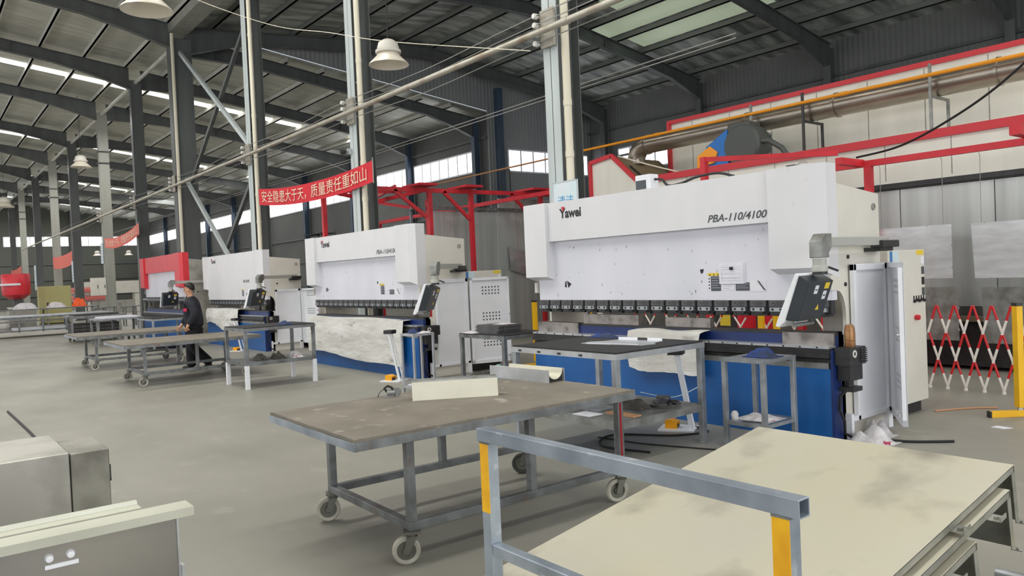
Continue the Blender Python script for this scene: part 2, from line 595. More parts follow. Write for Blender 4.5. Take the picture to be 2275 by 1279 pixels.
def rafter(parent, xa, ya, xb, yb, prof, hs, he, depth=0.43):
    """tapered I-section frame rafter from (xa, ya) to (xb, yb) under roof profile prof"""
    n = 10
    T, B = [], []
    for i in range(n + 1):
        t = i / n
        y = ya + (yb - ya) * t
        x = xa + (xb - xa) * t
        z = prof(y) - 0.21
        d = depth + hs * max(0, 1 - t * (abs(yb - ya) / 2.2)) + he * max(0, 1 - (1 - t) * (abs(yb - ya) / 2.2))
        T.append(Vector((x, y, z)))
        B.append(Vector((x, y, z - d)))
    b = MB()
    b.prism([p - Vector((0.008, 0, 0)) for p in T + B[::-1]], (0.016, 0, 0))
    for i in range(n):
        for P, s in ((T, 1), (B, 1)):
            a, c = P[i], P[i + 1]
            b.prism([(a.x - 0.11, a.y, a.z - 0.012), (a.x + 0.11, a.y, a.z - 0.012), (c.x + 0.11, c.y, c.z - 0.012), (c.x - 0.11, c.y, c.z - 0.012)], (0, 0, 0.02))
    for i in range(1, n, 3):
        b.box(T[i].x - 0.1, T[i].x + 0.1, T[i].y - 0.006, T[i].y + 0.006, B[i].z, T[i].z)
    b.build('rafter', 'steel_dark', parent)


for i, x in enumerate(COLX):
    rafter(far if i > 3 else nl, x, -6, x, YC - 0.22, zroof, 0.25, 0.4)
    if i >= 3:
        sx_ = SIDEX[i - 3]
        rafter(far, x - (0.9 if i == 3 else 0), YC + 0.22, sx_, YS - 0.25, zroof, 0.3, 0.5)
    if i <= 3:
        xr = [-9.2, -15.3, -21.3, -27.2][i]
        rafter(nr, x, YC + 0.22, xr, YR - 0.25, znear, 0.5, 0.45)
rafter(nl, -2.2, -6, -2.2, YC - 0.22, zroof, 0.3, 0.5)
rafter(nr, -2.2, YC + 0.22, -3.2, YR - 0.25, znear, 0.5, 0.45)
# valley gutter over the column row
MB().prism([(XJ, YC - 0.34, 10.68), (XJ, YC - 0.30, 10.42), (XJ, YC + 0.30, 10.42), (XJ, YC + 0.34, 10.68)], (XE - XJ, 0, 0)).build('valley_gutter', 'column_pale', nl)
MB().cyl((XF, YC, 10.12), (XJ, YC, 10.12), 0.075, 12).build('tie_strut', 'purlin', far, smooth=True)


# walls, each with its frame columns and high strip windows
def wall_box(name, x0, x1, y0, y1, z1, m):
    return struct(MB().box(x0, x1, y0, y1, 0, z1).build(name, m))


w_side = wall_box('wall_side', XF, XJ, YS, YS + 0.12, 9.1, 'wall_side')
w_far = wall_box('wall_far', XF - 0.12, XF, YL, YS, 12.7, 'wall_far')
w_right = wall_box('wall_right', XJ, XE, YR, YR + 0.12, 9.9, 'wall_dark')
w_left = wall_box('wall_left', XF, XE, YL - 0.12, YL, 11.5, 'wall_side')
# gable wall of the wider hall, with the step above the lower roof
b = MB()
b.prism([(XJ, YS, 0), (XJ, YR, 0), (XJ, YR, znear(YR)), (XJ, YS, znear(YS))], (0.1, 0, 0))
b.prism([(XJ, 8.6, zroof(8.6) + 0.08), (XJ, YS, zroof(YS) + 0.08), (XJ, YS, znear(YS)), (XJ, 17.5, 11.56), (XJ, 8.6, znear(8.6))], (0.1, 0, 0))
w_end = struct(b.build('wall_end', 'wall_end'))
for x in SIDEX:
    b = MB()
    b.box(x - 0.13, x + 0.13, YS - 0.40, YS - 0.385, 0, 8.9)
    b.box(x - 0.008, x + 0.008, YS - 0.39, YS - 0.02, 0, 8.9)
    b.build('wall_column', 'steel_bluegrey', w_side)
for z in (1.4, 3.0, 4.6, 8.0):
    MB().box(XF, XJ, YS - 0.12, YS - 0.02, z - 0.1, z).build('wall_rail', 'steel_dark', w_side)
    if z != 8.0:
        MB().box(XF + 0.02, XF + 0.12, YL, YS, z - 0.1, z).build('wall_rail', 'steel_dark', w_far)
for x in RIGHTX:
    b = MB()
    b.box(x - 0.15, x + 0.15, YR - 0.42, YR - 0.40, 0, 9.6)
    b.box(x - 0.01, x + 0.01, YR - 0.41, YR - 0.02, 0, 9.6)
    b.build('wall_column', 'steel_dark', w_right)
for z in (5.6, 7.2, 8.6):
    MB().box(XJ, XE, YR - 0.14, YR - 0.02, z - 0.1, z).build('wall_rail', 'steel_dark', w_right)
for y in (22.0, 25.75):
    MB().box(XJ + 0.1, XJ + 0.42, y - 0.14, y + 0.14, 0, 10.2).build('wall_column', 'steel_bluegrey', w_end)
for y in (-10, -4, 2, 14):
    MB().box(XF + 0.02, XF + 0.35, y - 0.14, y + 0.14, 0, 10.8).build('wall_column', 'steel_dark', w_far)

WN = [0]


def window(p, q, z0, z1, inward, panes):
    """strip window from p to q (x, y) with frame, mullions and one glazed strip"""
    WN[0] += 1
    p, q = Vector((p[0], p[1], 0)), Vector((q[0], q[1], 0))
    d = (q - p).normalized()
    L = (q - p).length
    n = Vector((inward[0], inward[1], 0))
    b = MB()
    for i in range(panes + 1):
        c = p + d * (L * i / panes) + n * 0.035
        b.obox((c.x, c.y, (z0 + z1) / 2), d * 0.04, n * 0.03, (0, 0, (z1 - z0) / 2))
    for z in (z0, z1):
        c = (p + q) / 2 + n * 0.035
        b.obox((c.x, c.y, z), d * L / 2, n * 0.035, (0, 0, 0.035))
    fr = struct(b.build('window_%d' % WN[0], 'cabinet_white'))
    g = MB()
    c = (p + q) / 2 + n * 0.012
    g.obox((c.x, c.y, (z0 + z1) / 2), d * L / 2, n * 0.006, (0, 0, (z1 - z0) / 2))
    g.build('glazing', 'glazing', fr)
    return fr


for xa, xb in zip(SIDEX[:-1], SIDEX[1:]):
    window((xb + 0.18, YS), (xa - 0.18, YS), 6.48, 7.45, (0, -1), 7)
window((XF + 0.4, YS), (SIDEX[-1] - 0.2, YS), 6.48, 7.45, (0, -1), 7)
window((XJ + 0.1, 22.55), (XJ + 0.1, 25.6), 6.42, 7.44, (1, 0), 4)
window((XJ + 0.1, 25.9), (XJ + 0.1, 27.7), 6.42, 7.44, (1, 0), 2)
window((-26.5, YR), (-21.8, YR), 6.35, 7.5, (0, -1), 6)
for y0, y1 in ((-14, -10.3), (-9.7, -4.3), (-3.7, 1.7), (2.3, 7.4), (8.0, 13.7), (14.3, 20.6)):
    window((XF, y0), (XF, y1), 6.45, 7.42, (1, 0), 5)
for k in range(7):
    window((-88 + k * 13, YL), (-77 + k * 13, YL), 2.2, 6.6, (0, 1), 8)

# ------------------------------------------------------------ columns in the valley
ORD = ['nearest', 'second', 'third', 'fourth', 'fifth', 'sixth', 'seventh', 'eighth', 'ninth', 'tenth', 'eleventh']
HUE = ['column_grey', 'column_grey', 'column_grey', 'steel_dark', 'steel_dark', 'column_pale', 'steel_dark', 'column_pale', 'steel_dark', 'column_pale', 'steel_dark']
NOTE = ['behind the nearest white press brake, with a blue and white board', 'behind the second white press brake, holding one end of the big red banner',
        'behind the third white press brake, holding the lettered red banner', 'behind the red press brake, braced with crossed steel bars',
        'beside the red press brake, with a faded banner tied to it', 'of pale paint, with electric boxes on its side', 'past the pale one carrying the electric boxes',
        'of pale paint, beyond the seventh', 'with a mint green board, near the far yellow cabinet', 'of pale paint, near the far yellow cabinet', 'at the far end of the row']
COLS = []
for i, x in enumerate(COLX):
    t = thing('steel_column', '%s steel column from the camera in the valley row, %s' % (ORD[i], NOTE[i]), 'column', (x, YC, 0))
    COLS.append(t)
    b = MB()
    w, dp = (0.155, 0.22) if i != 3 else (0.2, 0.36)
    zt = 10.2
    b.use(HUE[i])  # front flange of the grey columns coloured lighter as the lit face
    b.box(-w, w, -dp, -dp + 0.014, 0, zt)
    b.use('steel_dark' if HUE[i] in ('column_grey', 'steel_dark') else HUE[i])  # web and back flange coloured darker there, as the shaded faces
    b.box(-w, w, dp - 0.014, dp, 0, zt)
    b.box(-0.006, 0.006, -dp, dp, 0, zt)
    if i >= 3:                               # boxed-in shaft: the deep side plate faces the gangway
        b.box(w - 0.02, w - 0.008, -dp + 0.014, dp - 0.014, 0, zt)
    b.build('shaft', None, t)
    MB().box(-0.26, 0.26, -dp - 0.1, dp + 0.1, 0, 0.03).build('base_plate', 'steel_dark', t)
    if i in (5, 7, 9):
        for z in (8.3, 7.75):
            MB().box(-w - 0.03, w + 0.03, -dp - 0.03, dp + 0.03, z, z + 0.06).build('clamp_band', 'black_metal', t)
    if i >= 4:
        MB().cyl((-w - 0.045, -dp + 0.05, 0.1), (-w - 0.045, -dp + 0.05, 10.2), 0.04, 8).build('conduit', 'alu', t)
for i in (0, 1, 2):
    x = COLX[i]
    b = MB()
    x = 0.0
    px, py = x + 0.22, -0.12
    b.cyl((px, py, 0.15), (px, py, 10.4), 0.06, 14)
    for z in (1.2, 3.3, 4.05, 6.2, 8.4):
        b.cyl((px, py, z), (px, py, z + 0.09), 0.067, 14)
    for z in (2.2, 5.8):
        b.box(0.006, px, py - 0.015, py + 0.015, z, z + 0.04)
    b.build('drain_pipe', 'pvc', COLS[i], smooth=True)['label'] = 'cream plastic rainwater pipe'
MB().cyl((0.29, -0.30, 0.1), (0.29, -0.30, 10.3), 0.06, 12).build('drain_pipe', 'pvc', COLS[3], smooth=True)['label'] = 'cream plastic rainwater pipe'

# crossed bars between third and fourth column
for (nm, A, B_, C_, D_) in (('upper pair of crossed steel bars tying the third and fourth columns', (-27.75, 9.7), (-21.3, 5.42), (-21.3, 9.25), (-27.75, 5.1)),
                            ('lower pair of crossed steel bars between the third and fourth columns', (-27.75, 5.35), (-21.3, 0.8), (-21.3, 4.95), (-27.75, 0.25))):
    t = thing('cross_brace', nm, 'brace', ((A[0] + B_[0]) / 2, YC, 0))
    ox = (A[0] + B_[0]) / 2
    MB().bar((A[0] - ox, -0.05, A[1]), (B_[0] - ox, -0.05, B_[1]), 0.1, 0.12).build('brace_bar', 'column_grey', t)
    MB().bar((C_[0] - ox, 0.07, C_[1]), (D_[0] - ox, 0.07, D_[1]), 0.1, 0.12).build('brace_bar', 'steel_dark', t)

# insulator brackets on the columns, the pole pipe and the bare wires strung through them
for i in range(6):
    x = COLX[i]
    dp = 0.24 if i != 3 else 0.38
    t = thing('insulator_bracket', 'rusty plate with four white porcelain insulators on the %s column' % ORD[i], 'insulator bracket', (x, YC - dp, 4.93))
    MB().box(-0.13, 0.16, -0.05, 0.0, 0, 0.56).build('plate', 'plate_rust', t, bevel=0.008)
    for k in range(4):
        z = 0.08 + k * 0.135
        MB().lathe([(0.0, -0.10), (0.035, -0.10), (0.045, -0.08), (0.03, -0.06), (0.045, -0.04), (0.03, -0.02), (0.02, 0.0), (0.02, 0.03)],
                   (-0.16, -0.05, z), 'Y', 14).build('insulator', 'porcelain', t, smooth=True)
b = MB()
b.cyl((-72, 7.42, 5.13), (-4.0, 7.42, 5.13), 0.05, 12)
for x in range(-68, -5, 6):
    b.cyl((x, 7.42, 5.13), (x + 0.12, 7.42, 5.13), 0.058, 12)
tag(b.build('overhead_pipe', 'pipe_galv', smooth=True), 'long galvanised pipe running high along the column row', 'pipe')
for k, z in enumerate((5.42, 5.285, 5.02)):
    P = []
    for i in range(len(COLX) - 3):
        P.append((COLX[i] - 0.16, 7.50, z))
        P.append(((COLX[i] + COLX[i + 1]) / 2, 7.50, z - 0.07))
    P.insert(0, (-3.0, 7.50, z))
    cable('power_wire', P, 0.008, 'wire_grey', ['topmost', 'second', 'lowest'][k] + ' bare wire strung between the porcelain insulators', 'wire', n=5, sub=4)
for k in range(2):
    cable('power_wire', [(-6, 8.6, 4.62 - 0.06 * k), (-17, 8.6, 4.55 - 0.06 * k), (-28, 8.6, 4.62 - 0.06 * k), (-46, 8.6, 4.6)], 0.009, 'wire_grey',
          ['upper', 'lower'][k] + ' of the two grey wires sagging behind the columns below the long pipe', 'wire', n=5, sub=6)
cable('power_wire', [(-24.5, 6.5, 10.85), (-21.2, 6.5, 9.27), (-16.32, 6.5, 7.26), (-13.48, 6.5, 6.32), (-11.22, 6.5, 5.56), (-8.7, 7.4, 4.9)], 0.007, 'pvc', 'pale flex sagging across the aisle past the hanging high bay lamp', 'wire', n=6, sub=8)


def high_bay(loc, label, s=1.0, ztop=None):
    t = thing('high_bay_lamp', label, 'lamp', loc)
    MB().lathe([(0.0, 0.33 * s), (0.07 * s, 0.33 * s), (0.13 * s, 0.29 * s), (0.15 * s, 0.22 * s), (0.15 * s, 0.19 * s)], n=28).build('driver_housing', 'lamp_white', t, smooth=True)
    MB().lathe([(0.15 * s, 0.19 * s), (0.175 * s, 0.185 * s), (0.175 * s, 0.15 * s), (0.14 * s, 0.145 * s)], n=28).build('ring', 'lamp_white', t, smooth=True)
    MB().lathe([(0.135 * s, 0.15 * s), (0.17 * s, 0.10 * s), (0.27 * s, 0.0), (0.275 * s, -0.012 * s), (0.262 * s, -0.008 * s), (0.16 * s, 0.09 * s),
                (0.12 * s, 0.14 * s), (0.0, 0.142 * s)], n=32).build('shade', 'lamp_inner', t, smooth=True)
    MB().cyl((0, 0, 0.32 * s), (0, 0, (ztop or zroof(loc[1])) - loc[2]), 0.008, 6).build('suspension_cord', 'wire_black', t)
    return t


high_bay((-10.42, 6.0, 4.93), 'white bell shaped high bay lamp hanging near the second column', 1.12)
high_bay((-9.05, 2.22, 4.70), 'white bell shaped high bay lamp cut by the top edge of the picture', 0.98)
high_bay((-41.6, 6.9, 7.6), 'high bay lamp in front of the pale sixth column', 1.7)
for k, (x, y, z) in enumerate(((-72, 12.8, 4.6), (-72, 15.2, 4.6), (-60, 5.4, 7.4))):
    high_bay((x, y, z), ['small far lamp hanging before the far gable wall, left of two', 'small far lamp hanging before the far gable wall, right of two',
                         'far high bay lamp at the left edge of the picture'][k], 2.0 if k == 2 else 1.2)
t = thing('security_camera', 'small dome camera bracketed to the second column above the red banner', 'camera', (COLX[1] - 0.12, YC - 0.28, 4.32))
MB().box(-0.05, 0.05, -0.02, 0.05, 0, 0.12).build('mount', 'alu', t)
MB().lathe([(0.0, -0.06), (0.05, -0.04), (0.065, 0.0), (0.065, 0.03), (0.0, 0.03)], (-0.08, -0.1, 0.06), n=16).build('dome', 'plastic_black', t, smooth=True)

# ------------------------------------------------------------ banners
CH = '安全隐患大于天，质量责任重如山'


def banner(x0, x1, y, zl, zr, h, sag, m, label, lettering, drop=0.0):
    t = thing('banner', label, 'banner', (x0, y, 0))
    L = x1 - x0

    def top(u):
        return zl + (zr - zl) * u - sag * 4 * u * (1 - u)

    MB().grid(lambda u, v: (u * L, 0.02 * math.sin(9 * u) * (1 - abs(2 * u - 1)), top(u) - h * v - drop * 4 * u * (1 - u) * v), 28, 4, (0, 0.006, 0)).build('cloth', m, t, smooth=True)
    if lettering:
        sz = h * 0.80
        vs_, fs_ = text_geo(lettering, sz)
        w = max(p[0] for p in vs_)
        lo, hi = min(p[1] for p in vs_), max(p[1] for p in vs_)
        b = MB()
        P = []
        for (px, py) in vs_:
            u = 0.035 + 0.925 * px / w
            q = 0.84 - 0.72 * (py - lo) / (hi - lo)
            P.append((u * L, 0.02 * math.sin(9 * u) * (1 - abs(2 * u - 1)) - 0.018, top(u) - h * q))
        b.add(P, fs_)
        b.build('lettering', 'banner_text', t)
    for u in (0, 1):
        MB().cyl((u * L, 0.003, top(u) - h - 0.03), (u * L, 0.003, top(u) + 0.06), 0.012, 6).build('tie_rod', 'wire_grey', t)
    return t


banner(-20.3, -13.93, 7.54, 4.18, 4.04, 0.43, 0.16, 'banner_red', 'bright red banner with large pale lettering between the second and third columns', CH)
banner(-40.5, -33.7, 7.54, 4.13, 4.33, 0.46, 0.22, 'banner_faded', 'faded red banner sagging between the fifth and sixth columns', CH)
banner(-57.2, -50.0, 7.6, 3.95, 4.0, 0.75, 0.12, 'banner_faded', 'faded pink banner in the distance, right of the far pair', None)
banner(-82.0, -74.3, 7.6, 3.8, 4.0, 0.75, 0.12, 'banner_faded', 'faded pink banner in the distance, left of the far pair', None)
t = thing('notice_board', 'pale board with blue lettering fixed to the nearest column above the big press brake', 'sign', (-8.45, 7.50, 2.45))
MB().box(0, 0.52, 0, 0.02, 0, 0.48).build('board', 'sign_board', t)
b = MB()
b.box(0, 0.52, -0.006, 0, 0.468, 0.48)
b.box(0, 0.012, -0.006, 0, 0, 0.48)
b.box(0.508, 0.52, -0.006, 0, 0, 0.48)
b.build('edge_strip', 'alu', t)
for k, ch in enumerate('清洁'):
    vs_, fs_ = text_geo(ch, 0.17)
    b = MB()
    b.add([(0.10 + 0.17 * k + p[0], -0.003, 0.13 + p[1]) for p in vs_], fs_)
    b.build('lettering', 'ink_blue', t)
MB().box(0.2, 0.24, 0.02, 0.14, 0.22, 0.26).build('hanger', 'alu', t)
# ------------------------------------------------------------ press brakes
def make_press(label, loc, sx, sz, red=False, logo='Yawei', model='PBA-110/4100', plates=True, pendant=True, seed=1, recess=True, swing=0.0):
    """press brake: origin at its right front bottom corner, bed running to -x"""
    rnd = random.Random(seed)
    t = thing('press_brake', label, 'press brake', loc)
    W = 4.13 * sx
    K = lambda z: z * sz
    white = 'red_press' if red else 'white_paint'
    # bed
    b = MB().use('blue_paint')
    b.box(-W + 0.03, 0.0, 0.0, 0.05, 0.0, 0.66)
    b.use('galv_dull')
    b.box(-W + 0.03, -0.02, 0.002, 0.05, 0.66, 0.715)
    b.use('navy_paint')
    b.box(0.0, 0.025, -0.005, 0.14, 0.0, 0.83)
    b.build('front_apron', None, t)
    b = MB()
    b.box(-W + 0.02, 0.0, 0.0, 0.10, 0.715, 0.75)
    b.box(-W + 0.02, 0.0, -0.03, 0.10, 0.76, 0.80)
    b.box(-W + 0.02, 0.0, -0.015, 0.10, 0.80, 0.845)
    b.build('guide_rail', 'black_metal', t)
    b = MB().use('alu')
    b.box(-W + 0.02, 0.0, -0.025, 0.10, 0.845, 0.865)
    b.use('black_metal')
    n = int(W / 0.17)
    for k in range(n):
        x = -W + 0.1 + k * 0.17
        b.box(x, x + 0.018, -0.028, 0.0, 0.848, 0.862)
    b.build('support_ledge', None, t)
    MB().box(-W + 0.02, 0.0, 0.10, 0.24, 0.0, 0.955).build('bed_beam', 'navy_paint', t)
    MB().box(-W + 0.02, 0.0, 0.11, 0.22, 0.955, 0.985).build('die_holder', 'black_metal', t)
    if plates:
        MB().box(-0.52, -0.005, 0.075, 0.10, 0.865, 0.975).build('end_plate', 'die_steel', t)
        MB().box(-W + 0.02, -W + 0.78, 0.075, 0.10, 0.865, 0.99).build('end_plate', 'die_steel', t)
        b = MB()
        b.box(-W + 0.85, -W + 1.75, 0.115, 0.185, 0.985, 1.10)
        b.build('die_block', 'die_steel', t)
        MB().box(-W + 2.15, -W + 2.75, 0.115, 0.185, 0.985, 1.085).build('die_block', 'die_steel', t)
    # side frames with the rounded throat
    pts = [(0.15, 0.0), (0.15, 0.99)]
    for k in range(7):
        a = math.pi / 2 * k / 6
        pts.append((0.30 - 0.14 * (1 - math.cos(a)) * 1.0, 1.12 + 0.24 * math.sin(a)))
    pts = [(0.15, 0.0), (0.15, 0.985), (0.30, 0.985)] + pts[2:] + [(0.06, 1.37), (0.06, 1.5), (0.2, 1.52), (0.2, 2.33), (0.97, 2.255), (0.97, 0.0)]
    for x in (-0.035, -W):
        MB().prism([(x, y, K(z)) for y, z in pts], (0.035, 0, 0)).build('side_frame', 'cream_paint_and_lit_side' if not red else 'box_steel', t)  # same paint as the fronts, toned warmer for light on the sides
    MB().prism([(-W + 0.04, y, K(z)) for y, z in ((0.34, 1.52), (0.34, 2.31), (0.95, 2.25), (0.95, 1.30), (0.6, 1.30))], (W - 0.08, 0, 0)).build('rear_housing', 'cream_paint_and_lit_side' if not red else 'red_press_side', t)
    # ram
    b = MB().use('white_ram')
    b.box(-W + 0.06, -0.01, 0.09, 0.17, K(1.275), K(2.2))
    b.use('ink_black')
    if not red:
        for k in range(26):                    # small chips in the paint
            x = -W * rnd.uniform(0.15, 0.93)
            z = K(rnd.uniform(1.33, 1.95))
            s = rnd.uniform(0.004, 0.012)
            b.prism([(x, 0.0895, z), (x + s, 0.0895, z + s * rnd.uniform(-1, 2)), (x + s * 0.6, 0.0895, z - s * 2.2)], (0, -0.0006, 0))
        b.prism([(-W * 0.855, 0.0895, K(1.52)), (-W * 0.835, 0.0895, K(1.475)), (-W * 0.85, 0.0895, K(1.425))], (0, -0.001, 0))
        b.prism([(-W * 0.862, 0.0895, K(1.51)), (-W * 0.857, 0.0895, K(1.51)), (-W * 0.857, 0.0895, K(1.43)), (-W * 0.866, 0.0895, K(1.44))], (0, -0.001, 0))
        b.prism([(-W * 0.355, 0.0895, K(1.595)), (-W * 0.343, 0.0895, K(1.6)), (-W * 0.345, 0.0895, K(1.562)), (-W * 0.352, 0.0895, K(1.55))], (0, -0.001, 0))
    b.build('ram', None, t)
    ew = 0.42 * sx if recess else 0.3
    zb, z1 = K(1.575), K(2.51)
    # cylinder covers at both ends, bevelled underneath
    for side in (0, 1):
        if side:
            plan = [(-ew - 0.13, -0.045), (-0.125, -0.045), (0.001, 0.03), (0.001, 0.199), (-ew - 0.13, 0.199)]
        else:
            plan = [(-W - 0.04, -0.045), (-W - 0.04 + ew, -0.045), (-W - 0.04 + ew, 0.25), (-W - 0.04, 0.25)]
        n = len(plan)
        bot = [(x, y, zb - max(0.0, min(0.1, (y + 0.045) * 0.72))) for x, y in plan]
        mb = MB()
        mb.add(bot + [(x, y, z1) for x, y in plan], [tuple(range(n - 1, -1, -1)), tuple(range(n, 2 * n))] + [(i, (i + 1) % n, n + (i + 1) % n, n + i) for i in range(n)])
        mb.build('cylinder_cover', white, t)
    # bridge cover between them
    zlow = 2.02 if recess else 1.275
    b = MB().use(white)
    b.box(-W - 0.04 + ew, -ew - 0.13, 0.0, 0.2, K(zlow), z1 - 0.004)
    fc = b.build('bridge_cover', None, t)
    if logo:
        vs_, fs_ = text_geo(logo, 0.195, offset=0.007, xs=0.80)
        w = max(p[0] for p in vs_)
        b = MB().use('ink_black')
        x0 = -W + 0.62
        b.add([(x0 + p[0], -0.0015, K(2.30) + p[1] * 0.82) for p in vs_], fs_)
        b.use('ink_red')
        b.add([(x0 + 0.025, -0.0025, K(2.30) + 0.135), (x0 + 0.095, -0.0025, K(2.30) + 0.135), (x0 + 0.058, -0.0025, K(2.30) + 0.075)], [(0, 1, 2)])
        b.build('logo', None, fc)
    if model:
        vs_, fs_ = text_geo(model, 0.105, shear=0.28, offset=0.0022)
        lo, hi = min(p[0] for p in vs_), max(p[0] for p in vs_)
        zt = K(2.07) if recess else K(1.72)
        tw = 0.69 * sx
        xb = -ew - 0.165 - tw if recess else -1.35
        sc = tw / (hi - lo) if recess else 0.45 / (hi - lo)
        b = MB()
        b.add([(xb + (p[0] - lo) * sc, -0.0015, zt + p[1] * 0.98) for p in vs_], fs_)
        b.build('model_lettering', 'label_grey', fc)
    # warning labels on the ram
    if not red:
        yb = 0.0885 if recess else -0.0015
        b = MB().use('label_yellow')
        x0 = -1.37 * sx
        b.box(x0, x0 + 0.16, yb - 0.001, yb, K(1.555) - 0.03, K(1.555))
        b.use('label_grey')
        b.box(x0 + 0.04, x0 + 0.16, yb - 0.001, yb, K(1.37), K(1.52))
        b.box(x0 + 0.34, x0 + 0.50, yb - 0.001, yb, K(1.37), K(1.452))
        b.use('paper')
        b.box(x0, x0 + 0.036, yb - 0.001, yb, K(1.37), K(1.52))
        b.box(x0 + 0.18, x0 + 0.32, yb - 0.001, yb, K(1.38), K(1.44))
        b.box(x0 + 0.51, x0 + 0.69, yb - 0.001, yb, K(1.36), K(1.475))
        b.use('ink_black')
        for i in range(3):
            cx = x0 + 0.03 + i * 0.05
            b.add([(cx - 0.010, yb - 0.002, K(1.555) - 0.026), (cx + 0.010, yb - 0.002, K(1.555) - 0.026), (cx, yb - 0.002, K(1.555) - 0.006)], [(0, 1, 2)])
        for i in range(4):
            z = K(1.505) - i * 0.033
            b.box(x0 + 0.012, x0 + 0.026, yb - 0.002, yb, z - 0.016, z)
        b.use('paper_lines')
        for i in range(5):
            z = K(1.505) - i * 0.025
            b.box(x0 + 0.05, x0 + 0.15 - 0.02 * (i % 2), yb - 0.002, yb, z - 0.006, z)
        for i in range(3):
            z = K(1.44) - i * 0.02
            b.box(x0 + 0.35, x0 + 0.49 - 0.03 * (i % 2), yb - 0.002, yb, z - 0.005, z)
            b.box(x0 + 0.19, x0 + 0.31 - 0.02 * i, yb - 0.002, yb, z - 0.008, z - 0.004)
        b.use('label_grey')
        b.prism([(x0 + 0.59, yb - 0.002, K(1.465)), (x0 + 0.61, yb - 0.002, K(1.465)), (x0 + 0.685, yb - 0.002, K(1.37)), (x0 + 0.66, yb - 0.002, K(1.375))], (0, -0.0004, 0))
        b.build('warning_label', None, t)
    # row of punch holders under the ram
    n = 19
    p = (W - 0.08) / n
    cl = None
    for k in range(n):
        x = -W + 0.05 + (k + 0.5) * p
        if cl is None:
            b = MB().use('clamp_steel')
            b.box(-p * 0.42, p * 0.42, 0.075, 0.19, 1.215 - 1.2, 0.075)
            b.use('black_metal')
            b.box(p * 0.42, p * 0.50, 0.10, 0.17, -0.05, 0.075)
            b.box(-p * 0.42, p * 0.42, 0.095, 0.17, -0.075, 0.015)
            b.use('galv')
            b.box(-p * 0.36, p * 0.36, 0.062, 0.095, -0.030, 0.008)
            b.use('black_metal')
            for q in (-0.2, 0.2):
                b.cyl((q * p, 0.058, -0.010), (q * p, 0.064, -0.010), 0.013, 8)
                b.cyl((q * p, 0.072, 0.05), (q * p, 0.08, 0.05), 0.008, 6)
            b.box(-p * 0.05, p * 0.34, 0.045, 0.062, -0.052, -0.036)
            cl = b.build('punch_holder', None, t)
            c = cl
        else:
            c = cl.copy()
            COL.objects.link(c)
            c.parent = t
        c.location = (x, 0, K(1.275) - 0.077)
    # servo motor at the right end
    b = MB().use('black_metal')
    b.box(0.03, 0.17, 0.02, 0.30, 0.70, 0.855)
    b.box(0.035, 0.15, 0.05, 0.27, 0.56, 0.70)
    for k in range(7):
        b.box(0.17, 0.185, 0.19 + 0.0, 0.30, 0.715 + k * 0.019, 0.725 + k * 0.019)
    b.cyl((0.09, 0.15, 0.50), (0.09, 0.15, 0.56), 0.035, 10)
    b.box(0.02, 0.16, 0.08, 0.24, 0.46, 0.50)
    b.use('porcelain')
    b.lathe([(0.018, 0.171), (0.034, 0.171), (0.034, 0.176), (0.018, 0.176)], (0, 0.10, 0.80), 'X', 16, True)
    b.build('servo_motor', None, t)
    b = MB()
    b.tube([(0.09, 0.1, 0.47), (0.05, 0.06, 0.42), (0.045, 0.05, 0.30), (0.08, 0.06, 0.2), (0.06, 0.1, 0.08), (0.07, 0.2, 0.03)], 0.013, 8)
    b.build('motor_cable', 'wire_black', t, smooth=True)
    # knob and label on the side
    b = MB().use('ink_black')
    for (y, z) in ((0.36, 1.66), (0.30, 1.41), (0.42, 1.40)):
        b.cyl((0.0, y, K(z)), (0.008, y, K(z)), 0.02, 10)
    b.use('wire_grey')
    b.lathe([(0.018, 0.001), (0.034, 0.001), (0.034, 0.012), (0.018, 0.012)], (0, 0.86, K(2.13)), 'X', 16, True)
    b.build('side_fitting', None, t)
    if pendant:
        # swinging arm carrying the control panel
        PV = Matrix.Translation((0.145, 0.76, 0)) @ Matrix.Rotation(math.radians(swing), 4, 'Z') @ Matrix.Translation((-0.145, -0.76, 0))

        def MB_():
            q = MB()
            q.M = PV.copy()
            return q
        arm = MB_().use('pendant_grey')
        arm.box(0.12, 0.17, -0.30, 0.82, 1.755, 1.835)
        arm.build('pendant_arm', None, t, bevel=0.006)
        MB_().box(0.08, 0.21, 0.62, 0.93, 1.735, 1.80).build('arm_bracket', 'black_metal', t, bevel=0.01)
        MB_().prism([(0.09, -0.44, 1.66), (0.09, -0.44, 1.80), (0.09, -0.37, 1.865), (0.09, -0.26, 1.865), (0.09, -0.26, 1.75), (0.09, -0.31, 1.70), (0.09, -0.31, 1.66)], (0.11, 0, 0)).build('arm_elbow', 'galv_dull', t, bevel=0.008)
        b = MB_().use('pendant_grey')
        b.lathe([(0.0, 1.655), (0.058, 1.655), (0.058, 1.60), (0.066, 1.59), (0.068, 1.545), (0.0, 1.545)], (0.145, -0.375, 0), n=18)
        b.use('black_metal')
        b.lathe([(0.0, 1.545), (0.062, 1.545), (0.062, 1.52), (0.0, 1.52)], (0.145, -0.375, 0), n=18)
        b.bar((0.2, -0.34, 1.58), (0.27, -0.30, 1.545), 0.02, 0.02)
        b.build('swivel', None, t, smooth=True)
        # panel: dark back turned to the aisle, pale rim round the screen side, leaning over its foot
        MB().box(0.0, 0.16, 0.66, 0.90, 1.70, 1.735).build('arm_pivot', 'black_metal', t)
        Mx = PV @ Matrix.Translation((0.02, -0.40, 1.30)) @ Matrix.Rotation(math.radians(3), 4, 'Z') @ Matrix.Rotation(math.radians(20), 4, 'Y')
        b = MB()
        b.M = Mx
        b.prism([(-0.02, -0.21, -0.17), (0.075, -0.19, -0.15), (0.075, -0.19, 0.20), (-0.02, -0.21, 0.225)], (0, 0.42, 0))
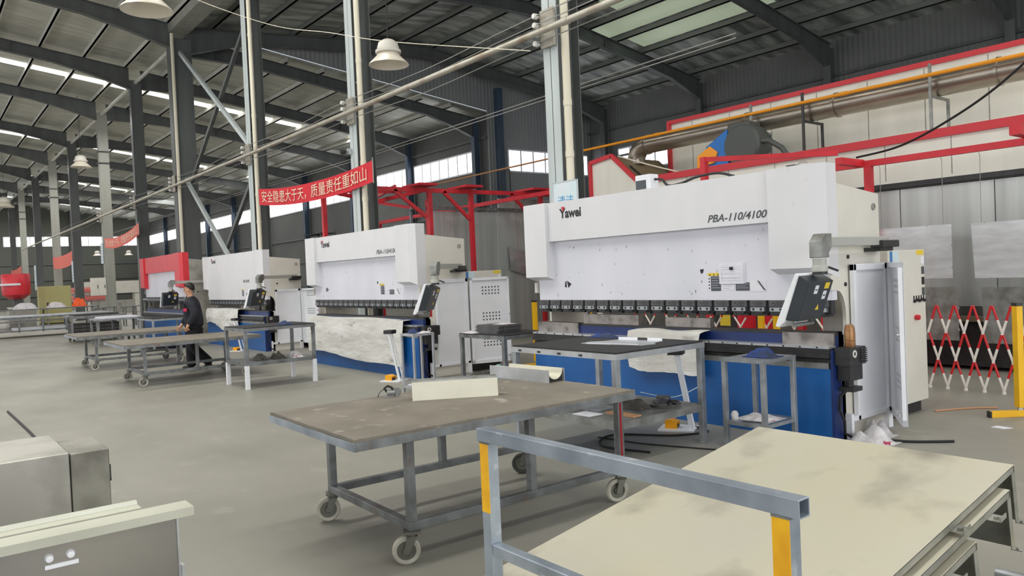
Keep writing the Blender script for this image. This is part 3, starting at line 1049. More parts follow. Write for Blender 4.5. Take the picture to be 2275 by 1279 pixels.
        pb = b.build('control_panel', 'pendant_dark', t, bevel=0.006)
        b = MB()
        b.M = Mx
        b.prism([(-0.055, -0.222, 0.235), (-0.02, -0.222, 0.235), (-0.02, -0.222, -0.19), (-0.05, -0.222, -0.25), (-0.085, -0.222, -0.25), (-0.085, -0.222, -0.20)], (0, 0.444, 0))
        b.build('screen_frame', 'cabinet_white', pb, bevel=0.006)
        b = MB()
        b.M = Mx
        b.prism([(0.0755, 0.05, -0.06), (0.0755, 0.11, -0.06), (0.0755, 0.08, -0.01)], (0.001, 0, 0))
        b.build('panel_sticker', 'label_yellow', pb)
        b = MB()
        b.M = Mx
        b.box(0.0755, 0.0765, 0.10, 0.18, 0.13, 0.185)
        b.build('panel_sticker', 'label_yellow', pb)
        for (y, z) in ((-0.06, 0.09), (0.105, 0.035)):
            b = MB().use('paper')
            b.M = Mx
            b.box(0.0755, 0.0765, y, y + 0.06, z, z + 0.075)
            b.use('ink_black')
            b.box(0.0764, 0.0770, y + 0.01, y + 0.05, z + 0.03, z + 0.04)
            b.build('panel_sticker', None, pb)
        b = MB()
        b.M = Mx
        b.cyl((0.04, -0.16, -0.20), (0.04, 0.16, -0.20), 0.018, 10)
        b.bar((0.03, -0.16, -0.20), (0.01, -0.16, -0.14), 0.02, 0.02)
        b.bar((0.03, 0.16, -0.20), (0.01, 0.16, -0.14), 0.02, 0.02)
        b.build('panel_handle', 'galv_dull', pb, smooth=True)
    return t


P1 = (-3.64, 6.45, 0)
P2 = (-10.66, 6.45, 0)
P3 = (-18.35, 6.80, 0)
PR = (-23.75, 6.42, 0)
make_press('big white press brake nearest the camera, papers taped to its ram', P1, 1.0, 1.0, seed=3)
make_press('white press brake second from the camera, its bed hidden under a dirty canvas', P2, 1.0, 1.0, plates=False, seed=5, swing=36)
make_press('white press brake third from the camera, behind the walking man', P3, 1.09, 0.985, plates=False, seed=8, recess=False, swing=22)
make_press('red press brake with white ram at the far left of the row', PR, 1.18, 1.065, red=True, logo=None, model=None, plates=False, seed=9, pendant=True)


def cabinet(label, loc, door_angle, perforated, h=1.585):
    """electric cabinet beside a press: origin at front left bottom of the cabinet, doors facing +x, width along +y"""
    t = thing('electrical_cabinet', label, 'cabinet', loc)
    MB().box(-0.72, 0.0, 0.0, 0.80, 0.12, 0.12 + h).build('body', 'cream_paint_and_lit_side', t, bevel=0.006)
    MB().box(-0.66, -0.05, 0.05, 0.73, 0.0, 0.12).build('plinth', 'black_metal', t)
    # switches and stickers down the right-hand strip
    zt = 0.12 + h
    for (m, y0, y1, z0, z1) in (('label_blue', 0.04, 0.09, -0.13, -0.01), ('sign_board', 0.095, 0.22, -0.13, -0.01), ('label_yellow', 0.62, 0.78, -0.055, -0.005),
                                ('paper', 0.72, 0.785, -0.15, -0.07), ('label_grey', 0.72, 0.785, -0.26, -0.18), ('ink_black', 0.72, 0.785, -0.37, -0.29), ('label_grey', 0.72, 0.785, -0.48, -0.40)):
        MB().box(0.0, 0.002, y0, y1, zt + z0, zt + z1).build('sticker', m, t)
    b = MB().use('ink_black')
    for k in range(5):
        y = 0.53 + k * 0.055
        b = MB().use('ink_black')
        b.cyl((0.0, y, 1.17 + 0.01 * (k % 2)), (0.02, y, 1.17 + 0.01 * (k % 2)), 0.017, 10)
        b.box(0.0, 0.006, y - 0.008, y + 0.008, 1.18, 1.225)
        b.build('switch', None, t)
    MB().lathe([(0.0, 0.05), (0.026, 0.045), (0.03, 0.02), (0.02, 0.0)], (0, 0.55, 1.0), 'X', 14).build('stop_button', 'ink_red', t, smooth=True)
    return t


def guard(label, loc, door_angle, perforated, h=1.43):
    """two-leaf side guard: fixed recessed panel then a hinged door. origin at hinge, on the floor; panel runs to -y"""
    t = thing('side_guard', label, 'guard', loc)
    z0, z1 = 0.16, 0.16 + h
    b = MB()
    y0, y1 = -0.66, -0.03
    b.box(-0.045, 0.0, y0, y0 + 0.045, z0, z1)
    b.box(-0.045, 0.0, y1 - 0.05, y1, z0, z1)
    b.box(-0.045, 0.0, y0, y1, z1 - 0.06, z1)
    b.box(-0.045, 0.0, y0 - 0.12, y1, z0, z0 + 0.045)
    b.box(-0.045, 0.02, y0 - 0.16, y0 - 0.12, z0 - 0.10, z0 + 0.08)
    b.box(-0.10, 0.0, y1 - 0.06, y1 + 0.02, 0.0, z0 + 0.01)
    b.box(-0.04, -0.0, y0 - 0.155, y0 - 0.12, 0.0, z0)
    fr = b.build('guard_frame', 'cabinet_white', t, bevel=0.004)
    MB().box(-0.035, -0.025, y0 + 0.04, y1 - 0.04, z0 + 0.04, z1 - 0.05).build('fixed_panel', 'cabinet_white', t)
    d = MB()
    R = Matrix.Rotation(-door_angle, 4, 'Z')
    d.M = R
    dw = 0.72
    d.use('cabinet_white')
    d.box(-0.02, -0.012, 0.03, dw, z0 + 0.03, z1 - 0.02)
    for (a, c_, e, f) in ((0.0, 0.05, z0 - 0.02, z1), (dw - 0.03, dw, z0 - 0.02, z1)):
        d.box(-0.022, 0.022, a, c_, e, f)
    d.box(-0.022, 0.022, 0.0, dw, z0 - 0.02, z0 + 0.035)
    d.box(-0.022, 0.022, 0.0, dw, z1 - 0.045, z1)
    d.use(perforated)
    side = -0.0205
    for zc in (0.42, 0.86, 1.30):
        for i in range(6):
            for j in range(3):
                y = 0.23 + i * 0.058
                z = zc + j * 0.055
                d.box(-0.0125, -0.0105, y, y + 0.024, z, z + 0.026)
                d.box(side - 0.001, side + 0.001, y, y + 0.024, z, z + 0.026)
    dd = d.build('guard_door', None, t)
    b = MB()
    b.M = R
    b.box(0.022, 0.05, dw - 0.06, dw - 0.02, z0 + 0.06, z0 + 0.10)
    b.cyl((0.022, dw - 0.02, 0.95), (0.045, dw - 0.02, 0.95), 0.014, 8)
    b.build('door_latch', 'alu', dd)
    return t


cabinet('tall cream electric cabinet beside the nearest press brake, red stop button on its edge', (-3.70, 7.70, 0), 0, '')
guard('white side guard of the nearest press brake with its perforated door swung wide open', (-3.58, 7.46, 0), math.radians(147), 'panel_grey')
cabinet('cream electric cabinet behind the perforated door of the second press brake', (-10.72, 7.43, 0), 0, '')
guard('white side guard of the second press brake with a dotted perforated door ajar', (-10.62, 7.46, 0), math.radians(14), 'label_grey')
cabinet('cream electric cabinet of the third press brake with a row of round switches', (-18.40, 8.0, 0), 0, '', 1.2)
guard('beige side guard of the third press brake with its perforated door half open', (-18.30, 7.75, 0), math.radians(80), 'label_grey', 1.33)

# things lying on or taped to the presses
t = thing('paper_sheaf', 'sheaf of white job sheets stuck with a magnet on the nearest press ram', 'papers', (-4.86, 6.54, 1.44))
b = MB()
for k in range(3):
    b.box(0.0 + 0.008 * k, 0.29 + 0.012 * k, -0.010 + 0.003 * k, -0.0085 + 0.003 * k, 0.0 + 0.004 * k, 0.205 + 0.004 * k)
b.build('sheets', 'paper', t)
b = MB()
for z in (0.17, 0.145, 0.10, 0.06, 0.03):
    b.box(0.02, 0.26, -0.0112, -0.0102, z, z + 0.002)
b.box(0.03, 0.22, -0.0112, -0.0102, 0.055, 0.057)
b.box(0.03, 0.032, -0.0112, -0.0102, 0.03, 0.13)
b.build('print', 'paper_lines', t)
MB().cyl((0.155, -0.03, 0.155), (0.155, -0.010, 0.155), 0.018, 10).build('magnet', 'ink_black', t, smooth=True)

t = thing('thermos_flask', 'copper coloured flask standing on the motor of the nearest press brake', 'flask', (-3.545, 6.62, 0.855))
MB().lathe([(0.0, 0.0), (0.044, 0.0), (0.046, 0.01), (0.046, 0.05), (0.042, 0.055), (0.046, 0.06), (0.046, 0.135), (0.042, 0.15), (0.0, 0.15)], n=24).build('body', 'copper', t, smooth=True)
MB().lathe([(0.043, 0.15), (0.043, 0.165), (0.034, 0.19), (0.028, 0.198), (0.0, 0.198)], n=24).build('lid', 'copper', t, smooth=True)

t = thing('junction_box', 'small white and grey box on top of the nearest press brake', 'control box', (-5.86, 6.60, 2.508))
MB().box(-0.1, 0.12, -0.06, 0.08, 0, 0.17).build('housing', 'cabinet_white', t, bevel=0.006)
MB().box(-0.09, 0.06, -0.064, -0.06, 0.01, 0.11).build('front_plate', 'label_grey', t)
cable('black_hose', [(-5.74, 6.62, 2.62), (-5.62, 6.6, 2.60), (-5.52, 6.58, 2.525), (-5.35, 6.58, 2.525), (-5.15, 6.6, 2.57), (-4.9, 6.62, 2.58), (-4.7, 6.62, 2.525)], 0.014, 'wire_black',
      'black hose looping from the small box along the top of the press brake', 'hose')
t = thing('lifting_shackle', 'small black fitting on the right top of the nearest press brake', 'fitting', (-4.02, 6.58, 2.506))
MB().box(-0.05, 0.03, -0.03, 0.03, 0, 0.035).build('block', 'black_metal', t)
MB().tube([(0.03, 0, 0.02), (0.08, 0.0, 0.05), (0.14, 0, 0.045), (0.15, 0, 0.015), (0.08, 0.02, 0.01)], 0.006, 6).build('loop', 'wire_grey', t, smooth=True)

# canvas draped over the bed of the second press and a rag cloth on the others
def drape(name, label, x0, x1, y, z0, z1, back, seed, cut=0.06, m='canvas'):
    rnd = random.Random(seed)
    ph = [rnd.uniform(0, 6.28) for _ in range(6)]
    L = x1 - x0

    def fn(u, v):
        x = x0 + u * L
        ripple = 0.018 * math.sin(14 * u + ph[0]) + 0.012 * math.sin(31 * u + ph[1] + 2 * v)
        if v < 0.22:                           # lies on the ledge
            q = v / 0.22
            return (x, y + back * (1 - q), z1 + 0.012 + 0.008 * math.sin(9 * u + ph[2]) + 0.01 * (1 - q))
        q = (v - 0.22) / 0.78
        zb = z0 + cut * math.sin(3.1 * u + ph[3]) + 0.5 * cut * math.sin(8 * u + ph[4])
        return (x + 0.03 * math.sin(4 * q + ph[5]) * q, y - 0.035 - (abs(ripple) + 0.01) * min(1, q * 3) - 0.02 * q, z1 + 0.01 + (zb - z1) * q)
    o = MB().grid(fn, 46, 22, (0, 0.004, 0.004)).build(name, m, smooth=True)
    return tag(o, label, 'cloth')


drape('canvas_sheet', 'dirty white canvas draped down the whole front of the second press brake', -14.72, -11.02, 6.45 - 0.03, 0.19, 0.93, 0.30, 4)
drape('canvas_sheet', 'white cloth draped over the left of the third press brake beside the man', -22.6, -20.0, 6.80 - 0.03, 0.50, 1.0, 0.25, 6, 0.10)
drape('canvas_sheet', 'stained canvas apron hung on the nearest press brake behind the black topped bench', -6.02, -5.02, 6.45 - 0.03, 0.52, 0.93, 0.16, 11, 0.03)
# ------------------------------------------------------------ rolling tables
def caster(t, x, y, z, ang, r=0.075, dark=False):
    """swivel caster hanging from height z: fork part with a wheel sub-part"""
    b = MB()
    b.M = Matrix.Translation((x, y, 0)) @ Matrix.Rotation(ang, 4, 'Z')
    b.box(-0.05, 0.05, -0.045, 0.045, z - 0.012, z)
    b.cyl((0, 0, z - 0.035), (0, 0, z - 0.01), 0.03, 12)
    for s in (-1, 1):
        b.prism([(-0.028, s * 0.03, z - 0.03), (0.03, s * 0.03, z - 0.03), (0.055, s * 0.03, r - 0.015), (0.02, s * 0.03, r - 0.015)], (0, 0.004 * s, 0))
    b.box(-0.03, 0.03, -0.034, 0.034, z - 0.035, z - 0.028)
    f = b.build('caster', 'caster_metal', t)
    b = MB()
    b.M = Matrix.Translation((x, y, 0)) @ Matrix.Rotation(ang, 4, 'Z') @ Matrix.Translation((0.037, 0, 0))
    b.use('wheel_dark' if dark else 'caster_tyre')
    b.lathe([(r * 0.68, -0.018), (r * 0.9, -0.021), (r, -0.014), (r, 0.014), (r * 0.9, 0.021), (r * 0.68, 0.018)], (0, 0, r), 'Y', 28, True)
    b.use('caster_metal')
    b.lathe([(0.0, -0.006), (r * 0.7, -0.006), (r * 0.7, 0.006), (0.0, 0.006)], (0, 0, r), 'Y', 28)
    b.lathe([(0.0, -0.026), (0.02, -0.026), (0.026, -0.016), (0.026, 0.016), (0.02, 0.026), (0.0, 0.026)], (0, 0, r), 'Y', 16)
    b.build('wheel', None, f, smooth=True)


def rolling_table(label, loc, rz, w, l0, l1, h, legs, zf, group=None, angs=(0.6, 2.2, 1.2, 2.9), edge=True, top='tabletop', r=0.075, legx=None, seed=2):
    t = thing('rolling_table', label, 'table', loc, rz, group)
    rnd = random.Random(seed)
    hx = w / 2
    lx = legx or hx - 0.11
    # worn board with a frayed rim lying on an angle frame
    n = 60
    b = MB().use(top)
    P = []
    for k in range(n):
        P.append((-hx + 0.008 + rnd.uniform(-0.006, 0.004), l0 + (l1 - l0) * k / n))
    q = 34
    for k in range(q):
        P.append((-hx + w * k / q, l1 - 0.006 + rnd.uniform(-0.006, 0.004)))
    for k in range(n):
        P.append((hx - 0.008 + rnd.uniform(-0.006, 0.006), l1 - (l1 - l0) * k / n))
    for k in range(q):
        P.append((hx - w * k / q, l0 + 0.006 + rnd.uniform(-0.004, 0.006)))
    b.prism([(x, y, h - 0.018) for x, y in P], (0, 0, 0.018))
    b.build('top_board', None, t)
    b = MB()
    for s in (-1, 1):
        b.box(s * hx - (0.04 if s > 0 else 0), s * hx + (0.04 if s < 0 else 0), l0, l1, h - 0.066, h - 0.018)
    for y in (l0, l1 - 0.04, (l0 + l1) / 2):
        b.box(-hx + 0.04, hx - 0.04, y, y + 0.04, h - 0.066, h - 0.019)
    b.build('top_frame', 'frame_steel', t, bevel=0.002)
    if edge:
        b = MB()
        b.box(-hx - 0.001, hx + 0.001, l0 - 0.003, l0, h - 0.064, h - 0.02)
        b.build('end_plate', 'rail_steel', t)
    for s in (-1, 1):
        for y in legs:
            MB().box(s * lx - 0.025, s * lx + 0.025, y - 0.025, y + 0.025, zf, h - 0.066).build('leg', 'frame_steel', t, bevel=0.003)
    b = MB()
    y0, y1 = legs[0], legs[-1]
    for s in (-1, 1):
        b.box(s * lx - 0.025, s * lx + 0.025, y0 - 0.026, y1 + 0.026, zf - 0.05, zf)
    for y in (y0, y1):
        b.box(-lx + 0.025, lx - 0.025, y - 0.025, y + 0.025, zf - 0.049, zf - 0.001)
    b.build('lower_frame', 'frame_steel', t, bevel=0.003)
    i = 0
    for s in (-1, 1):
        for y in (y0, y1):
            caster(t, s * lx, y, zf - 0.05, angs[i], r, dark=(i == 1))
            i += 1
    return t


rolling_table('large foreground rolling table with a worn grey board top and frayed rim', (-4.385, 2.93, 0), math.radians(-1.2), 1.285, -1.07, 1.08, 0.79,
              (-0.69, 0.20, 1.0), 0.245, angs=(4.35, 3.9, 4.2, 4.4), r=0.082, legx=0.545)
MB().box(0.5705, 0.5715, 0.985, 1.005, 0.25, 0.70).build('paint_stripe', 'red_press_side', bpy.data.objects['rolling_table'])
rolling_table('rolling table in front of the walking man, long grey top', (-14.65, 3.93, 0), math.radians(-0.5), 1.66, -1.16, 1.12, 0.735,
              (-0.80, 0.05, 0.92), 0.24, angs=(4.3, 3.8, 4.2, 4.0), seed=4, legx=0.62)
rolling_table('rolling table behind the walking man, nearest the wide empty floor', (-18.55, 3.9, 0), math.radians(-0.5), 1.62, -1.2, 1.2, 0.735,
              (-0.82, 0.05, 0.85), 0.24, angs=(4.2, 3.9, 4.3, 4.1), seed=5, legx=0.62)

# things on the foreground table
ZT = 0.7905
t = thing('ridge_bracket', 'cream folded metal bracket standing like a ridge on the foreground table', 'metal bracket', (-4.55, 3.03, ZT), math.radians(59.5))
Ln = 0.60
MB().prism([(-Ln / 2, -0.085, 0.0), (-Ln / 2, -0.055, 0.122), (-Ln / 2, -0.053, 0.124), (-Ln / 2, -0.06, 0.124), (-Ln / 2, -0.089, 0.0)], (Ln, 0, 0)).build('front_flange', 'cream_metal', t)
MB().prism([(-Ln / 2 + 0.002, -0.060, 0.124), (-Ln / 2 + 0.002, -0.045, 0.135), (-Ln / 2 + 0.002, 0.03, 0.137), (-Ln / 2 + 0.002, 0.06, 0.0), (-Ln / 2 + 0.002, 0.056, 0.0), (-Ln / 2 + 0.002, 0.026, 0.133), (-Ln / 2 + 0.002, -0.045, 0.131), (-Ln / 2 + 0.002, -0.058, 0.12)], (Ln - 0.004, 0, 0)).build('back_flange', 'galv_dull', t)
t = thing('saddle_bracket', 'galvanised trough bracket with a curved channel at the back of the foreground table', 'metal bracket', (-4.80, 3.90, ZT), math.radians(4))
MB().box(-0.36, 0.33, -0.085, -0.078, 0, 0.098).build('side_plate', 'alu', t)
MB().box(-0.28, 0.33, 0.085, 0.092, 0, 0.098).build('side_plate', 'alu', t)
P = [(math.cos(math.pi + math.pi * k / 16) * 0.078, 0.10 + 0.078 * math.sin(math.pi + math.pi * k / 16)) for k in range(17)]
b = MB()
b.prism([(-0.30, y, z) for y, z in P] + [(-0.30, y * 1.04, z - 0.003) for y, z in reversed(P)], (0.62, 0, 0))
b.build('curved_channel', 'cream_metal', t, smooth=True)
b = MB()
b.prism([(0.30, -0.077, 0.0), (0.30, -0.077, 0.098)] + [(0.30, y, z - 0.004) for y, z in P] + [(0.30, 0.084, 0.098), (0.30, 0.084, 0.0)], (0.004, 0, 0))
b.build('end_plate', 'black_metal', t)
t = thing('circular_saw', 'black and grey electric hand saw by the far edge of the foreground table', 'power tool', (-4.93, 2.72, ZT), math.radians(60))
MB().lathe([(0.0, -0.03), (0.028, -0.03), (0.03, 0.0), (0.03, 0.05), (0.022, 0.06), (0.0, 0.06)], (0, 0, 0.045), 'X', 16).build('motor_body', 'saw_grey', t, smooth=True)
MB().tube([(-0.03, 0, 0.055), (-0.055, 0, 0.095), (-0.02, 0, 0.118), (0.02, 0, 0.10), (0.035, 0, 0.07)], 0.014, 10).build('handle', 'plastic_black', t, smooth=True)
MB().box(-0.07, 0.09, -0.04, 0.04, 0.0, 0.006).build('base_plate', 'saw_grey', t)
MB().lathe([(0.0, -0.004), (0.045, -0.004), (0.05, 0.0), (0.045, 0.004), (0.0, 0.004)], (0.07, 0.035, 0.05), 'Y', 18).build('blade_guard', 'saw_grey', t, smooth=True)
t.scale = (0.68, 0.68, 0.68)
MB().tube([(-0.05, 0, 0.09), (-0.09, 0.0, 0.07), (-0.12, 0.01, 0.03), (-0.125, 0.03, 0.006), (-0.13, 0.08, 0.006)], 0.004, 6).build('mains_lead', 'wire_black', t, smooth=True)


# ------------------------------------------------------------ benches and stands
def tube_leg(b, x, y, z0, z1, s=0.05):
    b.box(x - s / 2, x + s / 2, y - s / 2, y + s / 2, z0, z1)


def bench(label, loc, x0, x1, y0, y1, h, zs, leg='galv', top='rubber_black', frame='alu', shelf='frame_steel', white_feet=None, s=0.05, rim=True, legins=0.03):
    t = thing('workbench', label, 'workbench', loc)
    MB().box(x0 + 0.01, x1 - 0.01, y0 + 0.01, y1 - 0.01, h, h + 0.012).build('top_mat', top, t)
    b = MB()
    f = 0.05
    b.box(x0, x1, y0, y0 + f, h - 0.05, h)
    b.box(x0, x1, y1 - f, y1, h - 0.05, h)
    b.box(x0, x0 + f, y0 + f, y1 - f, h - 0.05, h - 0.001)
    b.box(x1 - f, x1, y0 + f, y1 - f, h - 0.05, h - 0.001)
    b.box(x0 + f, x1 - f, y0 + f, y1 - f, h - 0.012, h - 0.002)
    b.build('top_frame', frame, t)
    for x in (x0 + legins, x1 - legins):
        for y in (y0 + legins, y1 - legins):
            b = MB().use(leg)
            if white_feet:
                tube_leg(b, x, y, white_feet, h - 0.05, s)
                b.use('cabinet_white')
                tube_leg(b, x, y, 0, white_feet, s + 0.012)
            else:
                tube_leg(b, x, y, 0, h - 0.05, s)
            b.build('leg', None, t, bevel=0.003)
    if zs:
        b = MB()
        b.box(x0 + legins + s / 2 + 0.002, x1 - legins - s / 2 - 0.002, y0 + 0.02, y1 - 0.02, zs - 0.012, zs)
        b.box(x0 + legins + s / 2 + 0.002, x1 - legins - s / 2 - 0.002, y0 + 0.005, y0 + 0.02, zs - 0.06, zs)
        b.box(x0 + legins + s / 2 + 0.002, x1 - legins - s / 2 - 0.002, y1 - 0.02, y1 - 0.005, zs - 0.06, zs)
        b.box(x1 - legins - 0.012, x1 - legins + 0.012, y0 + legins + s / 2, y1 - legins - s / 2, zs - 0.06, zs - 0.0)
        b.build('shelf', shelf, t)
    return t


# black topped bench before the nearest press
bench('pale framed workbench with black top before the nearest press brake', (0, 0, 0), -5.86, -4.47, 4.58, 5.75, 0.935, 0.36, s=0.055, shelf='galv_dull')
b = MB()
for k in range(4):
    x = -5.75 + k * 0.28
    b.box(x, x + 0.04, 4.575, 4.58, 0.897, 0.915)
b.build('punch_slot', 'black_metal', bpy.data.objects['workbench'])
# narrow stand at the press front
def stand(label, loc, w, d, h, zs, m='galv', s=0.042):
    t = thing('tool_stand', label, 'stand', loc)
    b = MB()
    b.box(-w / 2, w / 2, -d / 2, -d / 2 + s, h - 0.03, h)
    b.box(-w / 2, w / 2, d / 2 - s, d / 2, h - 0.03, h)
    b.box(-w / 2, -w / 2 + s, -d / 2 + s, d / 2 - s, h - 0.03, h - 0.001)
    b.box(w / 2 - s, w / 2, -d / 2 + s, d / 2 - s, h - 0.03, h - 0.001)
    b.box(-w / 2 + s, w / 2 - s, -d / 2 + s, d / 2 - s, h - 0.008, h - 0.002)
    b.build('top', m, t)
    for x in (-1, 1):
        for y in (-1, 1):
            MB().box(x * (w / 2 - s / 2) - s / 2, x * (w / 2 - s / 2) + s / 2, y * (d / 2 - s / 2) - s / 2, y * (d / 2 - s / 2) + s / 2, 0, h - 0.03).build('leg', m, t, bevel=0.003)
    b = MB()
    b.box(-w / 2 + s, w / 2 - s, -d / 2 + 0.005, d / 2 - 0.005, zs - 0.006, zs)
    b.box(-w / 2 + s, w / 2 - s, -d / 2 + 0.004, -d / 2 + 0.03, zs - 0.035, zs - 0.006)
    b.box(w / 2 - 0.03, w / 2 - 0.006, -d / 2 + s, d / 2 - s, zs - 0.035, zs - 0.006)
    b.box(-w / 2 + 0.006, -w / 2 + 0.03, -d / 2 + s, d / 2 - s, zs - 0.035, zs - 0.006)
    b.build('shelf', m, t)
    return t


stand('square galvanised stand with a shelf, right in front of the nearest blue press bed', (-4.07, 5.99, 0), 0.44, 0.50, 0.80, 0.24)
stand('slim pale stand with a shelf by the corner of the second press brake', (-9.16, 5.52, 0), 0.34, 0.34, 0.875, 0.16, 'alu', 0.03)
bench('grey workbench on white feet between the second and third press brakes', (0, 0, 0), -12.98, -12.02, 4.12, 5.30, 0.955, 0.42, leg='frame_steel', frame='frame_steel', white_feet=0.37)
bench('dark steel bench piled with flat tooling between the first and second press brakes', (0, 0, 0), -9.02, -7.98, 6.12, 6.92, 0.82, 0.22, leg='frame_steel', frame='frame_steel', shelf='frame_steel', top='rubber_black')
bench('bench with black top before the red press brake', (0, 0, 0), -23.6, -21.9, 5.1, 6.2, 0.83, 0.15, leg='galv', frame='galv')

# on the black topped bench
t = thing('cut_sheet', 'shiny notched metal sheet lying on the black topped bench', 'metal sheet', (-5.02, 5.28, 0.948), math.radians(12))
MB().prism([(-0.36, -0.20, 0.0), (0.30, -0.21, 0.0), (0.36, -0.06, 0.0), (0.30, 0.0, 0.0), (0.30, 0.18, 0.0), (-0.20, 0.20, 0.0), (-0.26, 0.02, 0.0), (-0.36, -0.05, 0.0)], (0, 0, 0.006)).build('plate', 'alu', t)
b = MB()
b.box(-0.19, 0.02, 0.19, 0.196, 0.006, 0.032)
b.box(0.14, 0.295, 0.17, 0.176, 0.006, 0.032)
b.box(-0.30, 0.26, -0.205, -0.20, 0.0, 0.012)
b.build('bent_lip', 'cabinet_white', t)
tag(crumple(0.34, 0.16, 0.045, 21).build('work_glove', 'glove_blue', smooth=True, loc=(-5.62, 5.62, 0.948)), 'blue work glove at the back left corner of the black topped bench', 'glove')
# clutter on its shelf
ZS = 0.361
t = thing('serrated_sheet', 'grey metal sheet with a zigzag edge on the shelf of the black topped bench', 'metal sheet', (-5.35, 4.98, ZS))
pts = [(-0.30, -0.15), (-0.28, 0.15), (0.34, 0.16)]
for k in range(15):
    pts.append((0.36 - k * 0.045, -0.12 - 0.03 * (k % 2)))
MB().prism([(x, y, 0.0) for x, y in pts], (0, 0, 0.005)).build('plate', 'alu', t)
for k, (x, y, w, d, h, m, lab, nm) in enumerate((
        (-4.98, 4.72, 0.22, 0.17, 0.004, 'paper', 'white sheet of paper hanging off the front of the bench shelf', 'paper_sheet'),
        (-4.72, 4.90, 0.34, 0.10, 0.012, 'cardboard', 'orange brown strip of card on the bench shelf', 'card_strip'))):
    tag(MB().box(-w / 2, w / 2, -d / 2, d / 2, 0, h).build(nm, m, loc=(x, y, ZS)), lab, 'paper' if 'paper' in nm else 'cardboard')
tag(crumple(0.34, 0.24, 0.11, 33).build('dark_rag', 'rag_grey', smooth=True, loc=(-4.88, 5.22, ZS)), 'dark crumpled rag heaped in the middle of the shelf under the black top', 'rag')
t = thing('tool_tray', 'oval tray of grey steel tooling on the shelf of the black topped bench', 'tray', (-4.70, 5.44, ZS))
MB().lathe([(0.0, 0.0), (0.13, 0.0), (0.15, 0.03), (0.145, 0.03), (0.125, 0.006), (0.0, 0.006)], n=24).build('tray', 'galv_dull', t, smooth=True)
b = MB()
rnd = random.Random(5)
for k in range(9):
    b.M = Matrix.Translation((rnd.uniform(-0.08, 0.08), rnd.uniform(-0.08, 0.08), 0.02 + 0.008 * k)) @ Matrix.Rotation(rnd.uniform(0, 3.1), 4, 'Z')
    b.box(-0.06, 0.06, -0.014, 0.014, -0.01, 0.012)
b.build('tooling', 'clamp_steel', t)
tag(MB().box(-0.11, 0.11, -0.09, 0.09, 0, 0.10).build('steel_box', 'galv_dull', loc=(-5.33, 5.45, ZS), bevel=0.005), 'small grey steel box at the back of the bench shelf', 'box')
cable('string', [(-4.97, 5.4, ZS + 0.11), (-4.7, 5.55, 0.43), (-4.52, 5.69, 0.52)], 0.004, 'sign_board', 'pale blue cord tied across the right legs of the black topped bench', 'cord', n=5)

# on the square stand
tag(crumple(0.30, 0.20, 0.10, 41).build('work_glove', 'glove_blue', smooth=True, loc=(-4.03, 6.0, 0.801)), 'blue work glove crumpled on top of the square galvanised stand', 'glove')
tag(crumple(0.34, 0.30, 0.05, 43).build('white_rag', 'rag_white', smooth=True, loc=(-4.07, 5.98, 0.241)), 'white rag on the lower shelf of the square galvanised stand', 'rag')
tag(MB().lathe([(0.0, 0.0), (0.03, 0.0), (0.034, 0.05), (0.02, 0.075), (0.0, 0.08)], n=16).build('paper_cup', 'rag_white', smooth=True, loc=(-4.22, 5.82, 0.241)), 'white crumpled cup on the front left of the square stand shelf', 'cup')
t = thing('spanner', 'thin grey spanner laid across the rag on the square stand shelf', 'tool', (-4.02, 5.80, 0.243), 0.2)
MB().box(-0.09, 0.09, -0.009, 0.009, 0, 0.008).build('shaft', 'clamp_steel', t)
MB().lathe([(0.010, 0.0), (0.02, 0.0), (0.02, 0.009), (0.010, 0.009)], (0.10, 0, 0), 'Z', 12, True).build('jaw', 'clamp_steel', t)
# on the slim stand
tag(crumple(0.20, 0.13, 0.07, 45).build('work_glove', 'glove_blue', smooth=True, loc=(-9.23, 5.50, 0.876)), 'dark blue glove on the slim pale stand by the second press brake', 'glove')
tag(crumple(0.16, 0.18, 0.03, 46).build('white_rag', 'rag_white', smooth=True, loc=(-9.06, 5.58, 0.876)), 'white rag on the right of the slim pale stand top', 'rag')
t = thing('magazine', 'folded printed paper on the shelf of the slim pale stand', 'papers', (-9.16, 5.52, 0.161), 0.2)
MB().box(-0.12, 0.12, -0.10, 0.10, 0, 0.012).build('pages', 'paper', t)
MB().box(-0.10, 0.0, -0.08, 0.04, 0.012, 0.014).build('printed_block', 'paper_lines', t)
# on the bench between second and third presses
tag(crumple(0.30, 0.20, 0.07, 47).build('work_glove', 'glove_blue', smooth=True, loc=(-12.2, 4.85, 0.968)), 'blue glove on the black top of the bench on white feet', 'glove')
for k in range(3):
    tag(crumple(0.34, 0.22, 0.13, 50 + k).build('dirty_rag', 'rag_grey' if k < 2 else 'rag_white', smooth=True, loc=(-12.3 + 0.05 * k, 4.45 + 0.28 * k, 0.421)),
        ['dark rag at the front of the shelf of the bench on white feet', 'dark rag in the middle of the shelf of the bench on white feet',
         'white rag at the back of the shelf of the bench on white feet'][k], 'rag')
